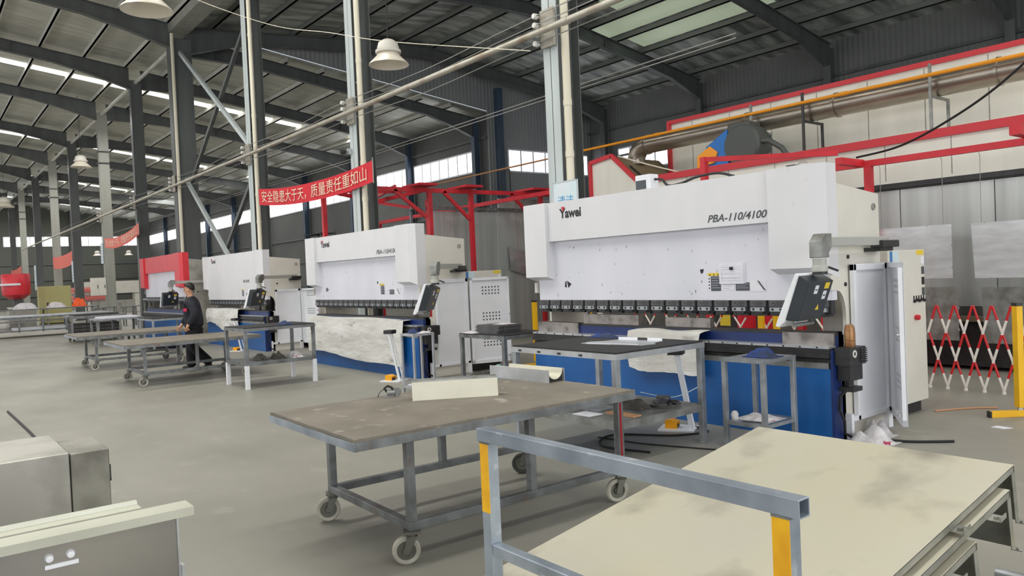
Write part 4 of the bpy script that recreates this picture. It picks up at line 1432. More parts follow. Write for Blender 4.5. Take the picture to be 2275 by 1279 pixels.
# on the bench between first and second presses
t0 = None
for k in range(5):
    nm = tag(MB().box(-0.26, 0.26, -0.2, 0.2, 0, 0.022).build('tooling_plate', 'clamp_steel', loc=(-8.52 + 0.012 * (k % 3), 6.42 + 0.008 * k, 0.832 + 0.0222 * k)),
             ['lowest', 'second from the bottom', 'middle', 'second from the top', 'topmost'][k] + ' dark plate of the stack on the dark steel bench', 'steel plate', 'dark plates stacked on the bench')
tag(crumple(0.28, 0.2, 0.03, 58).build('white_rag', 'rag_white', smooth=True, loc=(-8.80, 6.2, 0.833)), 'white rag on the left front of the bench with stacked plates', 'rag')
tag(crumple(0.26, 0.22, 0.02, 59).build('white_rag', 'rag_white', smooth=True, loc=(-8.45, 6.5, 0.944)), 'white cloth laid over the stack of dark plates', 'rag')
t = thing('water_bottle', 'pale teal water bottle on the lower shelf of the bench with stacked plates', 'bottle', (-8.28, 6.25, 0.221))
MB().lathe([(0.0, 0.0), (0.042, 0.0), (0.045, 0.01), (0.045, 0.15), (0.03, 0.17), (0.0, 0.17)], n=18).build('body', 'bottle_teal', t, smooth=True)
MB().lathe([(0.0, 0.17), (0.034, 0.17), (0.034, 0.20), (0.0, 0.20)], n=18).build('cap', 'bottle_teal', t, smooth=True)
tag(crumple(0.5, 0.3, 0.06, 60).build('dirty_rag', 'rag_grey', smooth=True, loc=(-8.72, 6.45, 0.221)), 'dark rag on the lower shelf beside the teal bottle', 'rag')


# ------------------------------------------------------------ foot switches on boards with tall handles
def pedal(label, loc, rz):
    t = thing('foot_switch', label, 'foot switch', loc, rz)
    MB().box(-0.16, 0.20, -0.15, 0.15, 0, 0.014).build('board', 'cabinet_white', t)
    b = MB().use('pedal_yellow')
    b.prism([(-0.10, -0.07, 0.014), (0.02, -0.07, 0.014), (0.02, -0.07, 0.075), (-0.04, -0.07, 0.10), (-0.10, -0.07, 0.095)], (0, 0.012, 0))
    b.prism([(-0.10, 0.06, 0.014), (0.02, 0.06, 0.014), (0.02, 0.06, 0.075), (-0.04, 0.06, 0.10), (-0.10, 0.06, 0.095)], (0, 0.012, 0))
    b.prism([(-0.10, -0.058, 0.095), (-0.04, -0.058, 0.10), (0.02, -0.058, 0.075), (0.02, -0.058, 0.068), (-0.04, -0.058, 0.092), (-0.10, -0.058, 0.088)], (0, 0.118, 0))
    b.build('hood', None, t)
    MB().box(-0.06, 0.02, -0.055, 0.055, 0.014, 0.04).build('treadle', 'black_metal', t)
    for s in (-1, 1):
        MB().bar((0.16, s * 0.055, 0.014), (0.05, s * 0.045 - 0.10, 0.78), 0.038, 0.02).build('handle_post', 'cabinet_white', t)
    MB().box(-0.03, 0.12, -0.17, -0.02, 0.765, 0.825).build('button_box', 'black_metal', t, bevel=0.006)
    return t


pedal('foot switch with yellow hood on a board by the second press brake, tall white handle', (-10.9, 6.08, 0), 0.5)
pedal('foot switch with yellow hood and tall white handle before the nearest press brake', (-5.10, 6.06, 0), 0.5)
pedal('foot switch with yellow hood and white handle before the third press brake', (-19.3, 6.45, 0), 0.5)
cable('floor_cable', [(-5.0, 6.22, 0.012), (-4.75, 6.1, 0.012), (-4.9, 5.75, 0.012), (-5.35, 5.4, 0.012), (-5.1, 5.0, 0.012), (-4.6, 5.1, 0.012)], 0.010, 'wire_black',
      'black cable curling on the floor from the foot switch of the nearest press brake', 'cable')
cable('floor_cable', [(-5.4, 5.25, 0.008), (-4.9, 5.32, 0.008), (-4.4, 5.5, 0.008), (-3.9, 5.7, 0.008)], 0.007, 'wire_black', 'thin straight black cable on the floor under the black topped bench', 'cable')
cable('floor_chain', [(-12.9, 1.06, 0.01), (-11.6, 1.08, 0.01), (-10.2, 1.09, 0.01), (-8.6, 1.06, 0.01), (-7.4, 1.02, 0.01)], 0.016, 'wire_black',
      'thin dark rope on the floor running to the metal boxes at the left', 'rope')
tag(crumple(0.40, 0.36, 0.15, 71).build('scrap_sack', 'rag_white', smooth=True, loc=(-3.42, 6.70, 0)), 'crumpled white and red sack on the floor beside the blue bed of the nearest press', 'sack')
tag(crumple(0.26, 0.26, 0.17, 72).build('scrap_sack', 'rag_white', smooth=True, loc=(-3.50, 6.98, 0)), 'bunched white sack standing inside the side guard of the nearest press', 'sack')
tag(crumple(0.22, 0.16, 0.10, 73).build('work_glove', 'glove_blue', smooth=True, loc=(-3.78, 7.02, 0.0)), 'dark blue cloth at the foot of the guard of the nearest press', 'cloth')
cable('floor_cable', [(-3.45, 6.8, 0.012), (-3.2, 6.86, 0.012), (-3.02, 7.0, 0.012), (-2.9, 7.12, 0.012)], 0.012, 'wire_black', 'short black cable end on the floor below the open guard door', 'cable')
cable('floor_cable', [(-3.6, 8.4, 0.01), (-3.4, 8.75, 0.01), (-3.2, 8.95, 0.01)], 0.01, 'cardboard', 'brown cable on the floor behind the cream cabinet of the nearest press', 'cable')
tag(MB().prism([(-0.07, -0.05, 0.0), (0.04, -0.06, 0.0), (0.09, 0.02, 0.0), (-0.05, 0.05, 0.0)], (0, 0, 0.003)).build('paper_scrap', 'paper', loc=(-2.84, 8.0, 0)), 'white scrap of paper on the floor near the yellow post', 'paper')
tag(crumple(0.6, 0.5, 0.16, 76).build('dirty_rag', 'rag_grey', smooth=True, loc=(-9.75, 7.0, 0)), 'grey rag heap on the floor by the cabinet of the second press brake', 'rag')

# ------------------------------------------------------------ trolley end rail in the foreground and the pans on it
t = thing('trolley_rail', 'galvanised tube end rail with yellow painted posts in the foreground', 'rail', (0, 0, 0))
xl, xr, yr, zr = -2.475, -1.08, 1.765, 1.045
def hollow(b, x0, x1, y, z, s=0.05):
    w = 0.004
    h = s / 2
    P = [(y - h, z - h), (y + h, z - h), (y + h, z + h), (y - h, z + h)]
    Q = [(y - h + w, z - h + w), (y + h - w, z - h + w), (y + h - w, z + h - w), (y - h + w, z + h - w)]
    V = [(x, p, q) for x in (x0, x1) for p, q in P] + [(x, p, q) for x in (x0, x1) for p, q in Q]
    F = []
    for i in range(4):
        j = (i + 1) % 4
        F += [(i, j, 4 + j, 4 + i), (8 + i, 12 + i, 12 + j, 8 + j), (i, 8 + i, 8 + j, j), (4 + i, 4 + j, 12 + j, 12 + i)]
    b.add(V, F)
b = MB()
hollow(b, xl, xr, yr, zr - 0.025)
b.build('top_rail', 'rail_steel', t, bevel=0.003)
for x in (xl + 0.045, xr - 0.055):
    b = MB().use('rail_yellow')
    b.box(x - 0.0255, x + 0.0255, yr - 0.0255, yr - 0.023, 0.72, zr - 0.056)
    b.use('rail_steel')
    b.box(x - 0.025, x + 0.025, yr - 0.023, yr + 0.025, 0.0, zr - 0.0505)
    b.box(x - 0.025, x + 0.025, yr - 0.025, yr - 0.023, 0.0, 0.72)
    b.use('frame_steel')
    b.box(x - 0.027, x + 0.027, yr - 0.027, yr + 0.027, zr - 0.056, zr - 0.0495)
    b.build('post', None, t)
MB().box(xl + 0.0705, xr - 0.0805, yr - 0.022, yr + 0.022, 0.555, 0.60).build('lower_rail', 'rail_steel', t, bevel=0.003)
MB().box(xl + 0.0705, xr - 0.0805, yr - 0.022, yr + 0.022, 0.08, 0.13).build('base_rail', 'rail_steel', t, bevel=0.003)

# stack of big folded pans, tilted, on the trolley
SL = math.atan(0.157)
PX0, PX1 = -2.50, -1.255


def big_pan(label, off, dz, dx, tabs):
    """folded tray: broad face, thin lip along the open right side, deep flap turned down at the far end"""
    ln = 2.44 - off
    t = thing('sheet_metal_pan', label, 'metal pan', (0, 3.66 - off, 0.742 - 0.157 * off - dz))
    t.rotation_euler = (SL, 0, 0)
    x0, x1 = PX0 + dx, PX1 + dx
    MB().grid(lambda u, v: (x0 + (x1 - x0) * u, -ln * v, 0.012 * math.sin(math.pi * u) * math.sin(math.pi * v) if dz == 0 else 0.0), 12, 16, (0, 0, -0.003)).build('face', 'sheet', t, smooth=True)
    b = MB()
    b.box(x1 - 0.003, x1, -ln, -0.012, -0.028, -0.0005)
    b.build('side_lip', 'pan_edge', t)
    MB().box(x0, x0 + 0.003, -ln, 0, -0.05, -0.0035).build('left_flange', 'pan_edge', t)
    b = MB()
    b.box(x0 + 0.003, x1, -0.003, 0, -0.25, -0.0035)
    b.box(x1 - 0.003, x1, -0.035, -0.003, -0.25, -0.03)
    b.build('end_flap', 'pan_edge', t)
    b = MB()
    b.box(x1, x1 + 0.035, -0.03, -0.004, -0.25, -0.246)
    b.cyl((x1 + 0.018, -0.018, -0.246), (x1 + 0.018, -0.018, -0.238), 0.009, 10)
    b.build('end_tab', 'pan_edge', t)
    for y in tabs:
        b = MB()
        b.box(x1, x1 + 0.05, y - 0.03, y + 0.03, -0.031, -0.028)
        b.box(x1 + 0.047, x1 + 0.05, y - 0.03, y + 0.03, -0.028, -0.012)
        b.cyl((x1 + 0.025, y, -0.028), (x1 + 0.025, y, -0.02), 0.010, 10)
        b.build('hinge_tab', 'pan_edge', t)
    return t


big_pan('topmost big tilted sheet metal pan on the foreground trolley', 0.0, 0.0, 0.0, (-0.62, -1.25))
big_pan('second sheet metal pan of the tilted foreground stack, its edge showing at the right', 0.14, 0.050, 0.03, (-0.22, -0.85))
big_pan('third sheet metal pan of the tilted foreground stack', 0.52, 0.105, 0.045, (-0.25, -0.7))
big_pan('lowest sheet metal pan of the tilted foreground stack', 0.98, 0.165, 0.03, (-0.2,))
t = thing('trolley_bed', 'low steel trolley frame carrying the tilted pans', 'trolley', (0, 0, 0))
b = MB()
for x in (-2.3, -1.45):
    b.prism([(x - 0.025, 1.25, 0.0), (x + 0.025, 1.25, 0.0), (x + 0.025, 1.30, 0.0), (x - 0.025, 1.30, 0.0)], (0, 0, 0.06))
    b.bar((x, 1.22, 0.045), (x, 2.2, 0.16), 0.05, 0.05)
    b.box(x - 0.025, x + 0.025, 2.15, 2.20, 0.0, 0.13)
    b.box(x - 0.025, x + 0.025, 3.40, 3.45, 0.0, 0.63)
    b.box(x - 0.025, x + 0.025, 1.30, 3.40, 0.0, 0.04)
b.build('runner', 'frame_steel', t)
b = MB()
b.box(-2.275, -1.475, 3.405, 3.445, 0.44, 0.48)
b.box(-2.275, -1.475, 1.255, 1.295, 0.0, 0.04)
b.build('cross_bar', 'frame_steel', t)

# metal cabinets lying at the lower left
def metal_box(label, x0, x1, y0, y1, z0, z1, m, handle=None):
    t = thing('metal_case', label, 'metal case', ((x0 + x1) / 2, (y0 + y1) / 2, z0))
    hx, hy, h = (x1 - x0) / 2, (y1 - y0) / 2, z1 - z0
    MB().box(-hx, hx, -hy, hy, 0, h).build('shell', m, t, bevel=0.006)
    if handle:
        b = MB()
        b.box(-0.02 + hx - 0.1, hx - 0.1 + 0.02, hy, hy + 0.02, h * 0.66, h * 0.66 + 0.012)
        b.box(-0.02 + hx - 0.1, hx - 0.1 + 0.02, hy, hy + 0.02, h * 0.80, h * 0.80 + 0.012)
        b.box(-0.02 + hx - 0.1, hx - 0.1 + 0.02, hy + 0.012, hy + 0.02, h * 0.66, h * 0.80)
        b.build('handle', 'black_metal', t)
    return t


metal_box('stained grey metal case at the left edge, taller of the pair behind the pan', -6.20, -5.40, -0.3, 0.745, 0.0, 0.665, 'box_steel')
metal_box('narrow stained metal case with a small handle, right of the taller one', -5.95, -5.40, 0.75, 0.965, 0.0, 0.655, 'box_steel_dark', True)
t = thing('door_pan', 'flat metal door pan on edge in the lower left corner, two studs on its face', 'metal pan', (0, 0, 0))
ZB = 0.75
MB().box(-3.33, -3.325, -0.9, 0.825, 0.12, ZB - 0.03).build('face', 'pan_face', t)
MB().prism([(-3.30, -0.9, ZB - 0.035), (-3.30, -0.9, ZB), (-3.42, -0.9, ZB), (-3.42, -0.9, ZB - 0.006), (-3.306, -0.9, ZB - 0.006), (-3.306, -0.9, ZB - 0.035)], (0, 1.79, 0)).build('top_flange', 'pan_top', t)
MB().box(-3.37, -3.318, 0.825, 0.832, 0.12, ZB - 0.036).build('side_flange', 'alu', t)
b = MB()
for y in (0.375, 0.445):
    b.lathe([(0.0, 0.02), (0.012, 0.018), (0.016, 0.006), (0.016, 0.0)], (-3.325, y, ZB - 0.085), 'X', 14)
b.box(-3.325, -3.318, 0.36, 0.47, ZB - 0.125, ZB - 0.11)
b.build('stud', 'cabinet_white', t, smooth=True)
MB().box(-3.34, -3.30, 0.832, 0.845, 0.20, 0.52).build('hinge_strip', 'alu', t)
MB().box(-3.45, -3.20, -0.8, 0.8, 0.0, 0.12).build('foot_batten', 'timber', t)
t = thing('door_pan', 'second metal door pan leaning behind the studded one, folded edge up', 'metal pan', (0, 0, 0))
MB().box(-3.50, -3.495, -0.9, 0.70, 0.0, ZB - 0.012).build('face', 'pan_face', t)
MB().prism([(-3.43, -0.9, ZB - 0.02), (-3.43, -0.9, ZB + 0.004), (-3.50, -0.9, ZB + 0.004), (-3.505, -0.9, ZB + 0.018), (-3.525, -0.9, ZB + 0.018), (-3.525, -0.9, ZB - 0.02)], (0, 1.62, 0)).build('top_flange', 'pan_top', t)
# ------------------------------------------------------------ coating line enclosure behind the presses
YF, YT = 12.5, 14.0
t = thing('coating_booth', 'long white panel booth with red trim behind the nearest press brake', 'booth', (0, 0, 0))
MB().prism([(-12.72, YF, 0.0), (-12.72, YF, 4.05), (-12.05, YF, 4.13), (-11.3, YF, 3.48), (4.0, YF, 3.48), (4.0, YF, 0.0)], (0, 0.06, 0)).build('front_panel', 'panel_white', t)
b = MB()
b.bar((-12.74, YF - 0.02, 4.07), (-12.05, YF - 0.02, 4.15), 0.07, 0.09)
b.bar((-12.05, YF - 0.02, 4.15), (-11.3, YF - 0.02, 3.50), 0.07, 0.09)
b.bar((-11.32, YF - 0.02, 3.49), (4.0, YF - 0.02, 3.49), 0.07, 0.13)
b.bar((-12.72, YF - 0.02, 2.7), (-12.72, YF - 0.02, 4.06), 0.07, 0.09)
b.build('front_trim', 'red_trim', t)
MB().prism([(-12.72, YF + 0.06, 4.05), (-12.05, YF + 0.06, 4.13), (-11.3, YF + 0.06, 3.48), (-11.3, YF + 0.06, 3.40), (-12.05, YF + 0.06, 4.05), (-12.72, YF + 0.06, 3.97)], (0, 1.5, 0)).build('hood_roof', 'hood', t)
MB().box(-11.3, 4.0, YF + 0.06, YT, 3.40, 3.46).build('low_roof', 'panel_white', t)
MB().box(-11.62, 4.0, YT, YT + 0.06, 0.0, 4.94).build('rear_panel', 'panel_white', t)
MB().box(-11.62, -11.56, YT + 0.06, YT + 7, 0.0, 4.94).build('end_panel', 'panel_white', t)
b = MB()
b.bar((-11.66, YT - 0.03, 4.925), (4.0, YT - 0.03, 4.925), 0.05, 0.085)
b.bar((-11.62, YT - 0.03, 3.2), (-11.62, YT - 0.03, 4.93), 0.08, 0.1)
b.build('rear_trim', 'red_trim', t)
for k in range(15):
    x = -11.0 + k * 1.0
    MB().box(x, x + 0.012, YF - 0.004, YF, 2.85, 3.42).build('panel_joint', 'galv_dull', t)
    MB().box(x, x + 0.012, YT - 0.004, YT, 3.5, 4.86).build('panel_joint', 'galv_dull', t)
b = MB()
b.box(-12.6, 4.0, YF - 0.10, YF - 0.002, 2.70, 2.80)
b.box(-12.6, 4.0, YF - 0.13, YF - 0.10, 2.72, 2.745)
b.build('door_track', 'black_metal', t)
b = MB()
for k in range(12):
    x = -12.5 + k * 1.35
    b.use('panel_grey')
    b.box(x, x + 1.335, YF - 0.05, YF - 0.012, 0.85, 2.69)
    b.use('panel_dark')
    b.box(x, x + 1.335, YF - 0.046, YF - 0.012, 0.02, 0.85)
b.build('sliding_door', None, t)
t = thing('plinth_trough', 'black low trough at the foot of the coating booth doors behind the barrier', 'trough', (0, 0, 0))
MB().box(-6.5, -2.6, 11.75, 12.40, 0.05, 0.72).build('trough', 'black_metal', t)
MB().box(-6.5, -2.6, 11.70, 11.75, 0.68, 0.76).build('lip', 'hood', t)
for x in (-6.2, -4.5, -2.9):
    MB().box(x - 0.04, x + 0.04, 11.9, 12.3, 0.0, 0.05).build('foot', 'black_metal', t)

# grey partition at the left end of the line
t = thing('partition_screen', 'grey sheet metal partition between the first two press brakes, dark rail on top', 'partition', (-16.0, 0, 0))
b = MB()
for k in range(4):
    b.box(-0.02, 0.02, 10.15 + k * 1.06, 10.15 + k * 1.06 + 1.05, 0.0, 3.24 if k < 2 else 3.6)
b.build('panel', 'panel_grey', t)
MB().box(0.02, 0.10, 9.6, 14.4, 3.26, 3.34).build('top_rail', 'frame_steel', t)
for y in (9.6, 14.34):
    MB().box(-0.03, 0.03, y, y + 0.06, 0, 3.3).build('post', 'frame_steel', t)

# duct, gas pipe, burner
t = thing('exhaust_duct', 'large bright metal duct running along the top of the coating booth', 'duct', (0, 13.2, 0))
zc, rd = 4.377, 0.20
MB().cyl((-11.63, 0, zc), (4.0, 0, zc), rd, 32).build('duct_run', 'duct', t, smooth=True)
P = [(-11.63 - 0.34 * math.sin(a), 0, zc - 0.34 + 0.34 * math.cos(a)) for a in [math.pi / 2 * k / 8 for k in range(9)]]
MB().tube(P + [(-11.97, 0, 3.98)], rd, 28).build('elbow', 'duct', t, smooth=True)
for x in (-11.6, -8.98, -7.14, -4.55, -1.9):
    MB().lathe([(rd, -0.02), (rd + 0.022, -0.02), (rd + 0.022, 0.02), (rd, 0.02)], (x, 0, zc), 'X', 28, True).build('flange_ring', 'duct', t, smooth=True)
for k, x in enumerate((-8.71, -7.63, -5.43, -2.4)):
    t = thing('duct_support', 'thin steel frame holding the metal duct, %s from the elbow' % ['first', 'second', 'third', 'fourth'][k], 'support', (x, 13.2, 0))
    b = MB()
    for y in (-0.32, 0.32):
        b.box(-0.02, 0.02, y - 0.02, y + 0.02, 3.461, 4.66 if y < 0 else 4.17)
    b.box(-0.018, 0.018, -0.30, 0.30, 4.13, 4.17)
    b.build('frame', 'black_metal' if k == 1 else 'galv_dull', t)
b = MB()
b.cyl((-13.65, 12.86, 4.48), (4.0, 12.86, 4.48), 0.03, 12)
for x in (-11.1, -6.9, -2.0):
    b.cyl((x, 12.86, 4.48), (x + 0.12, 12.86, 4.48), 0.038, 12)
o = b.build('gas_pipe', 'gas_yellow', smooth=True)
tag(o, 'orange yellow gas pipe running along above the metal duct', 'pipe')
MB().tube([(-13.65, 12.86, 4.48), (-14.0, 12.86, 4.47), (-21.3, 12.86, 4.44), (-21.4, 13.0, 4.44), (-21.4, 17, 4.4)], 0.024, 8).build('gas_pipe_run', 'pipe_brown', o, smooth=True)
for k, (x, y) in enumerate(((-21.25, 12.86), (-16.4, 12.86))):
    t = thing('pipe_hanger', ['dark hanger frame under the brown pipe at its far corner', 'dark hanger frame under the brown pipe, below the gable window'][k], 'support', (x, y, 0))
    b = MB()
    for d in (-0.2, 0.2):
        b.box(d - 0.015, d + 0.015, -0.015, 0.015, 3.2, 4.42)
    b.box(-0.2, 0.2, -0.015, 0.015, 4.40, 4.42)
    b.box(-0.015, 0.015, -0.015, 0.015, 0, 3.2)
    b.box(-0.2, 0.2, -0.015, 0.015, 3.18, 3.2)
    b.build('frame', 'black_metal', t)
t = thing('gas_burner', 'gas burner with blue and orange cover and dark fan housing on the booth roof', 'burner', (-9.15, 12.78, 3.46))
b = MB()
b.prism([(-0.42, -0.2, 0.02), (-0.42, -0.2, 0.50), (0.10, -0.2, 0.78), (0.10, -0.2, 0.02)], (0, 0.45, 0))
b.build('cover', 'burner_blue', t, bevel=0.02)
b = MB()
b.prism([(-0.62, -0.24, 0.10), (-0.60, -0.24, 0.34), (-0.30, -0.24, 0.50), (-0.12, -0.24, 0.36), (-0.20, -0.24, 0.16)], (0, 0.04, 0))
b.build('front_cap', 'burner_orange', t, bevel=0.01)
MB().lathe([(0.0, -0.22), (0.36, -0.22), (0.40, -0.18), (0.40, 0.18), (0.36, 0.22), (0.0, 0.22)], (0.40, 0.0, 0.42), 'Y', 28).build('fan_housing', 'motor_grey', t, smooth=True)
MB().box(0.10, 0.58, -0.2, 0.2, 0.42, 0.86).build('motor_box', 'motor_grey', t, bevel=0.03)
MB().box(-0.5, 0.7, -0.2, 0.2, 0.0, 0.03).build('base', 'black_metal', t)
MB().tube([(0.7, -0.1, 0.45), (0.95, -0.1, 0.42), (1.2, -0.1, 0.25), (1.35, -0.1, 0.02)], 0.05, 10).build('flexible_pipe', 'motor_grey', t, smooth=True)
cable('black_hose', [(-11.75, 12.75, 3.90), (-11.5, 12.75, 3.70), (-11.25, 12.75, 3.50), (-10.6, 12.8, 3.48)], 0.018, 'wire_black', 'black hose on the brown hood roof of the coating booth', 'hose')
cable('white_hose', [(-12.02, 12.66, 4.15), (-11.2, 12.66, 3.86), (-10.4, 12.66, 3.60), (-10.0, 12.68, 3.48), (-9.7, 12.7, 3.476)], 0.016, 'pvc', 'cream hose sagging from the hood roof towards the burner', 'hose')
cable('black_hose', [(-5.9, 11.4, 3.16), (-5.2, 11.3, 3.22), (-4.5, 11.2, 3.45), (-3.8, 11.1, 3.80), (-3.0, 11.0, 4.4), (-2.4, 11.0, 5.0)], 0.016, 'wire_black', 'black cable sweeping up across the booth at the right edge of the picture', 'cable')

# red conveyor steelwork
def red_rail(label, bars, loc=(0, 0, 0), name='conveyor_frame', posts=()):
    t = thing(name, label, 'conveyor frame', loc)
    for (nm, a, c, w, h) in bars:
        MB().bar(a, c, w, h).build(nm, 'red_paint', t)
    for (x, y, z0, z1) in posts:
        MB().box(x - 0.05, x + 0.05, y - 0.05, y + 0.05, z0, z1).build('post', 'red_paint', t)
    return t


red_rail('red conveyor rail at the right, on a post behind the nearest press brake', [
    ('rail', (-6.35, 11.2, 3.02), (2.0, 11.2, 3.02), 0.07, 0.09),
    ('arm', (-5.75, 10.6, 3.04), (-5.75, 11.25, 3.04), 0.10, 0.10),
    ('arm', (-3.55, 10.7, 3.12), (-3.55, 11.4, 3.12), 0.12, 0.12),
    ('brace', (-3.5, 11.0, 3.02), (-3.2, 11.2, 2.6), 0.08, 0.08)], posts=((-5.62, 11.2, 0, 2.98), (-3.0, 11.35, 0, 3.0)))
red_rail('red portal frame standing over the right half of the nearest press brake', [
    ('beam', (-8.22, 10.75, 3.42), (-6.3, 11.6, 3.30), 0.07, 0.08),
    ('cross_beam', (-7.85, 10.9, 3.04), (-6.6, 10.9, 3.04), 0.09, 0.10)],
    posts=((-8.22, 10.75, 0, 3.46), (-7.5, 10.9, 0, 3.02), (-7.2, 10.9, 0, 3.02), (-6.6, 10.9, 0, 3.0)))
red_rail('red conveyor rail on bracketed posts between the first and second press brakes', [
    ('rail', (-15.5, 7.9, 3.68), (-15.5, 14.4, 3.68), 0.06, 0.10),
    ('head_plate', (-15.9, 9.6, 3.78), (-15.1, 9.6, 3.78), 0.5, 0.05),
    ('head_plate', (-15.9, 10.9, 3.78), (-15.1, 10.9, 3.78), 0.5, 0.05),
    ('head_plate', (-15.9, 13.2, 3.78), (-15.1, 13.2, 3.78), 0.9, 0.05),
    ('brace', (-15.5, 8.9, 3.66), (-15.5, 9.75, 3.05), 0.06, 0.08),
    ('brace', (-15.5, 10.25, 3.66), (-15.5, 11.0, 3.0), 0.06, 0.08),
    ('brace', (-15.5, 12.3, 3.66), (-15.5, 13.1, 3.0), 0.06, 0.08)],
    posts=((-15.5, 9.85, 0, 3.66), (-15.9, 10.05, 0, 3.5), (-15.5, 11.05, 0, 3.66), (-15.5, 13.3, 0, 3.66)))
red_rail('red conveyor rail running level behind the bracketed posts', [('rail', (-22.0, 12.0, 3.42), (-13.2, 12.0, 3.50), 0.06, 0.10),
    ('rail', (-22.0, 11.2, 3.9), (-15.6, 9.0, 3.75), 0.06, 0.09)], posts=((-21.9, 12.0, 0, 3.42), (-13.3, 12.0, 0, 3.5), (-21.9, 11.2, 0, 3.88)))
red_rail('red conveyor post and bent rails under the big red banner', [
    ('rail', (-17.2, 7.95, 3.80), (-16.0, 9.4, 3.70), 0.06, 0.10),
    ('rail', (-17.2, 8.0, 3.80), (-17.6, 9.6, 3.62), 0.06, 0.09),
    ('rail', (-17.6, 9.6, 3.62), (-15.9, 9.9, 3.72), 0.06, 0.09),
    ('hanger', (-17.6, 9.6, 3.60), (-16.4, 9.9, 3.35), 0.05, 0.07)], posts=((-17.3, 8.0, 0, 3.80),))

# sheets hung from the conveyor to dry
t0 = 0
for (x0, x1, z0, z1, lab, tx) in ((-5.62, -4.55, 1.31, 2.05, 'upper left of the four grey metal sheets hung before the booth', 0.0),
                                  (-4.27, -3.35, 1.30, 2.04, 'upper right of the four grey metal sheets hung before the booth', -0.03),
                                  (-5.55, -4.49, 0.45, 1.19, 'lower left of the four grey metal sheets hung before the booth', 0.0),
                                  (-4.17, -3.2, 0.43, 1.18, 'lower right of the four grey metal sheets hung before the booth', -0.03)):
    y = 11.3
    t = thing('hanging_sheet', lab, 'metal sheet', ((x0 + x1) / 2, y, z0), 0.0, 'sheets hung before the booth')
    w = (x1 - x0) / 2
    MB().prism([(-w, 0, 0.0), (w, 0.0, 0.0), (w, 0, z1 - z0), (-w + tx, 0, z1 - z0)], (0, 0.004, 0)).build('plate', 'galv_dull' if z0 < 1 else 'sheet_lit', t)
    b = MB()
    for s in (-0.8, 0.8):
        zt = (2.98 if z0 > 1 else 1.31) - z0
        b.tube([(s * w, 0.012, z1 - z0 - 0.02), (s * w, 0.012, z1 - z0 + 0.04), (s * w + 0.012, 0.0, zt - 0.04), (s * w, -0.002, zt + 0.0)], 0.004, 5)
    b.build('wire_hook', 'wire_grey', t)
    for (x, z) in ((w, 0.45), (w, 0.15), (0.4 * w, z1 - z0), (-0.7 * w, z1 - z0)):
        MB().box(x - 0.01, x + 0.01, -0.006, 0.008, z - 0.015, z + 0.015).build('tab', 'alu', t)
t = thing('hanging_sheet', 'bent shiny sheet hung in the gap between the first two press brakes', 'metal sheet', (-15.86, 12.9, 1.62))
MB().grid(lambda u, v: (-0.05 + 0.03 * math.sin(5 * v), -0.40 + 0.85 * u, 0.62 * v - 0.12 * u + 0.1 * (1 - u)), 8, 8, (0.004, 0, 0)).build('plate', 'alu', t, smooth=True)
b = MB()
b.cyl((-0.045, 0.0, 0.55), (-0.06, 0.0, 1.66), 0.004, 5)
b.cyl((-0.045, 0.3, 0.55), (-0.06, 0.3, 1.66), 0.004, 5)
b.build('wire_hook', 'wire_grey', t)


# ------------------------------------------------------------ barriers
def barrier(label, p, q, n, zt, rows=3, zb=0.02):
    """folding lattice barrier from p to q with n crossings"""
    t = thing('folding_barrier', label, 'barrier', (p[0], p[1], 0))
    d = Vector((q[0] - p[0], q[1] - p[1], 0))
    nrm = Vector((-d.y, d.x, 0)).normalized() * 0.012
    hh = (zt - zb) / rows
    for lean in (0, 1):
        for i in range(n):
            for j in range(rows):
                z0, z1 = zb + j * hh, zb + (j + 1) * hh
                a0, a1 = i / n, (i + 0.5) / n
                for (ua, ub) in (((a0, a1),) if lean == (j % 2) else ((a1, (i + 1) / n),)):
                    za, zc_ = (z0, z1) if (lean == 0) else (z1, z0)
                    if lean == 0:
                        A = d * ua + Vector((0, 0, z0))
                        B = d * ub + Vector((0, 0, z1))
                    else:
                        A = d * ua + Vector((0, 0, z1))
                        B = d * ub + Vector((0, 0, z0))
                    o = nrm if lean else -nrm
                    mid = (A + B) / 2
                    top, bot = (B, A) if B.z > A.z else (A, B)
                    b = MB()
                    b.use('barrier_red')
                    b.tube([mid + o, top + o], 0.014, 7)
                    b.use('barrier_white')
                    b.tube([bot + o, mid + o], 0.014, 7)
                    b.build('lattice_bar', None, t)
    b = MB()
    for i in range(n):
        c = d * (i / n)
        b.cyl((c.x, c.y, 0.0), (c.x, c.y, 0.03), 0.022, 8)
    b.build('foot', 'barrier_white', t)
    return t


barrier('red and white lattice barrier stretched before the hanging sheets', (-4.30, 9.93, 0), (-3.05, 9.86, 0), 6, 1.02)
barrier('red and white lattice barrier seen under the ram of the nearest press brake', (-9.3, 9.95, 0), (-4.34, 9.94, 0), 11, 0.98)


def post(label, x, y, h, rz=0.0, foot=True):
    t = thing('barrier_post', label, 'post', (x, y, 0), rz)
    MB().prism([(-0.04, -0.03, 0.09), (0.04, -0.03, 0.09), (0.04, -0.03, h), (-0.04, -0.03, h)], (0, 0.06, 0)).build('post', 'yellow_post', t, bevel=0.003)
    MB().box(-0.042, 0.042, -0.032, 0.032, h, h + 0.03).build('cap', 'black_metal', t)
    MB().box(-0.012, 0.012, -0.02, 0.02, 0.06, 0.09).build('neck', 'alu', t)
    MB().box(-0.03, 0.03, -0.30, 0.30, 0.0, 0.06).build('foot', 'yellow_post', t, bevel=0.003)
    MB().box(-0.031, 0.031, -0.315, -0.30, 0.0, 0.062).build('foot_cap', 'black_metal', t)
    return t


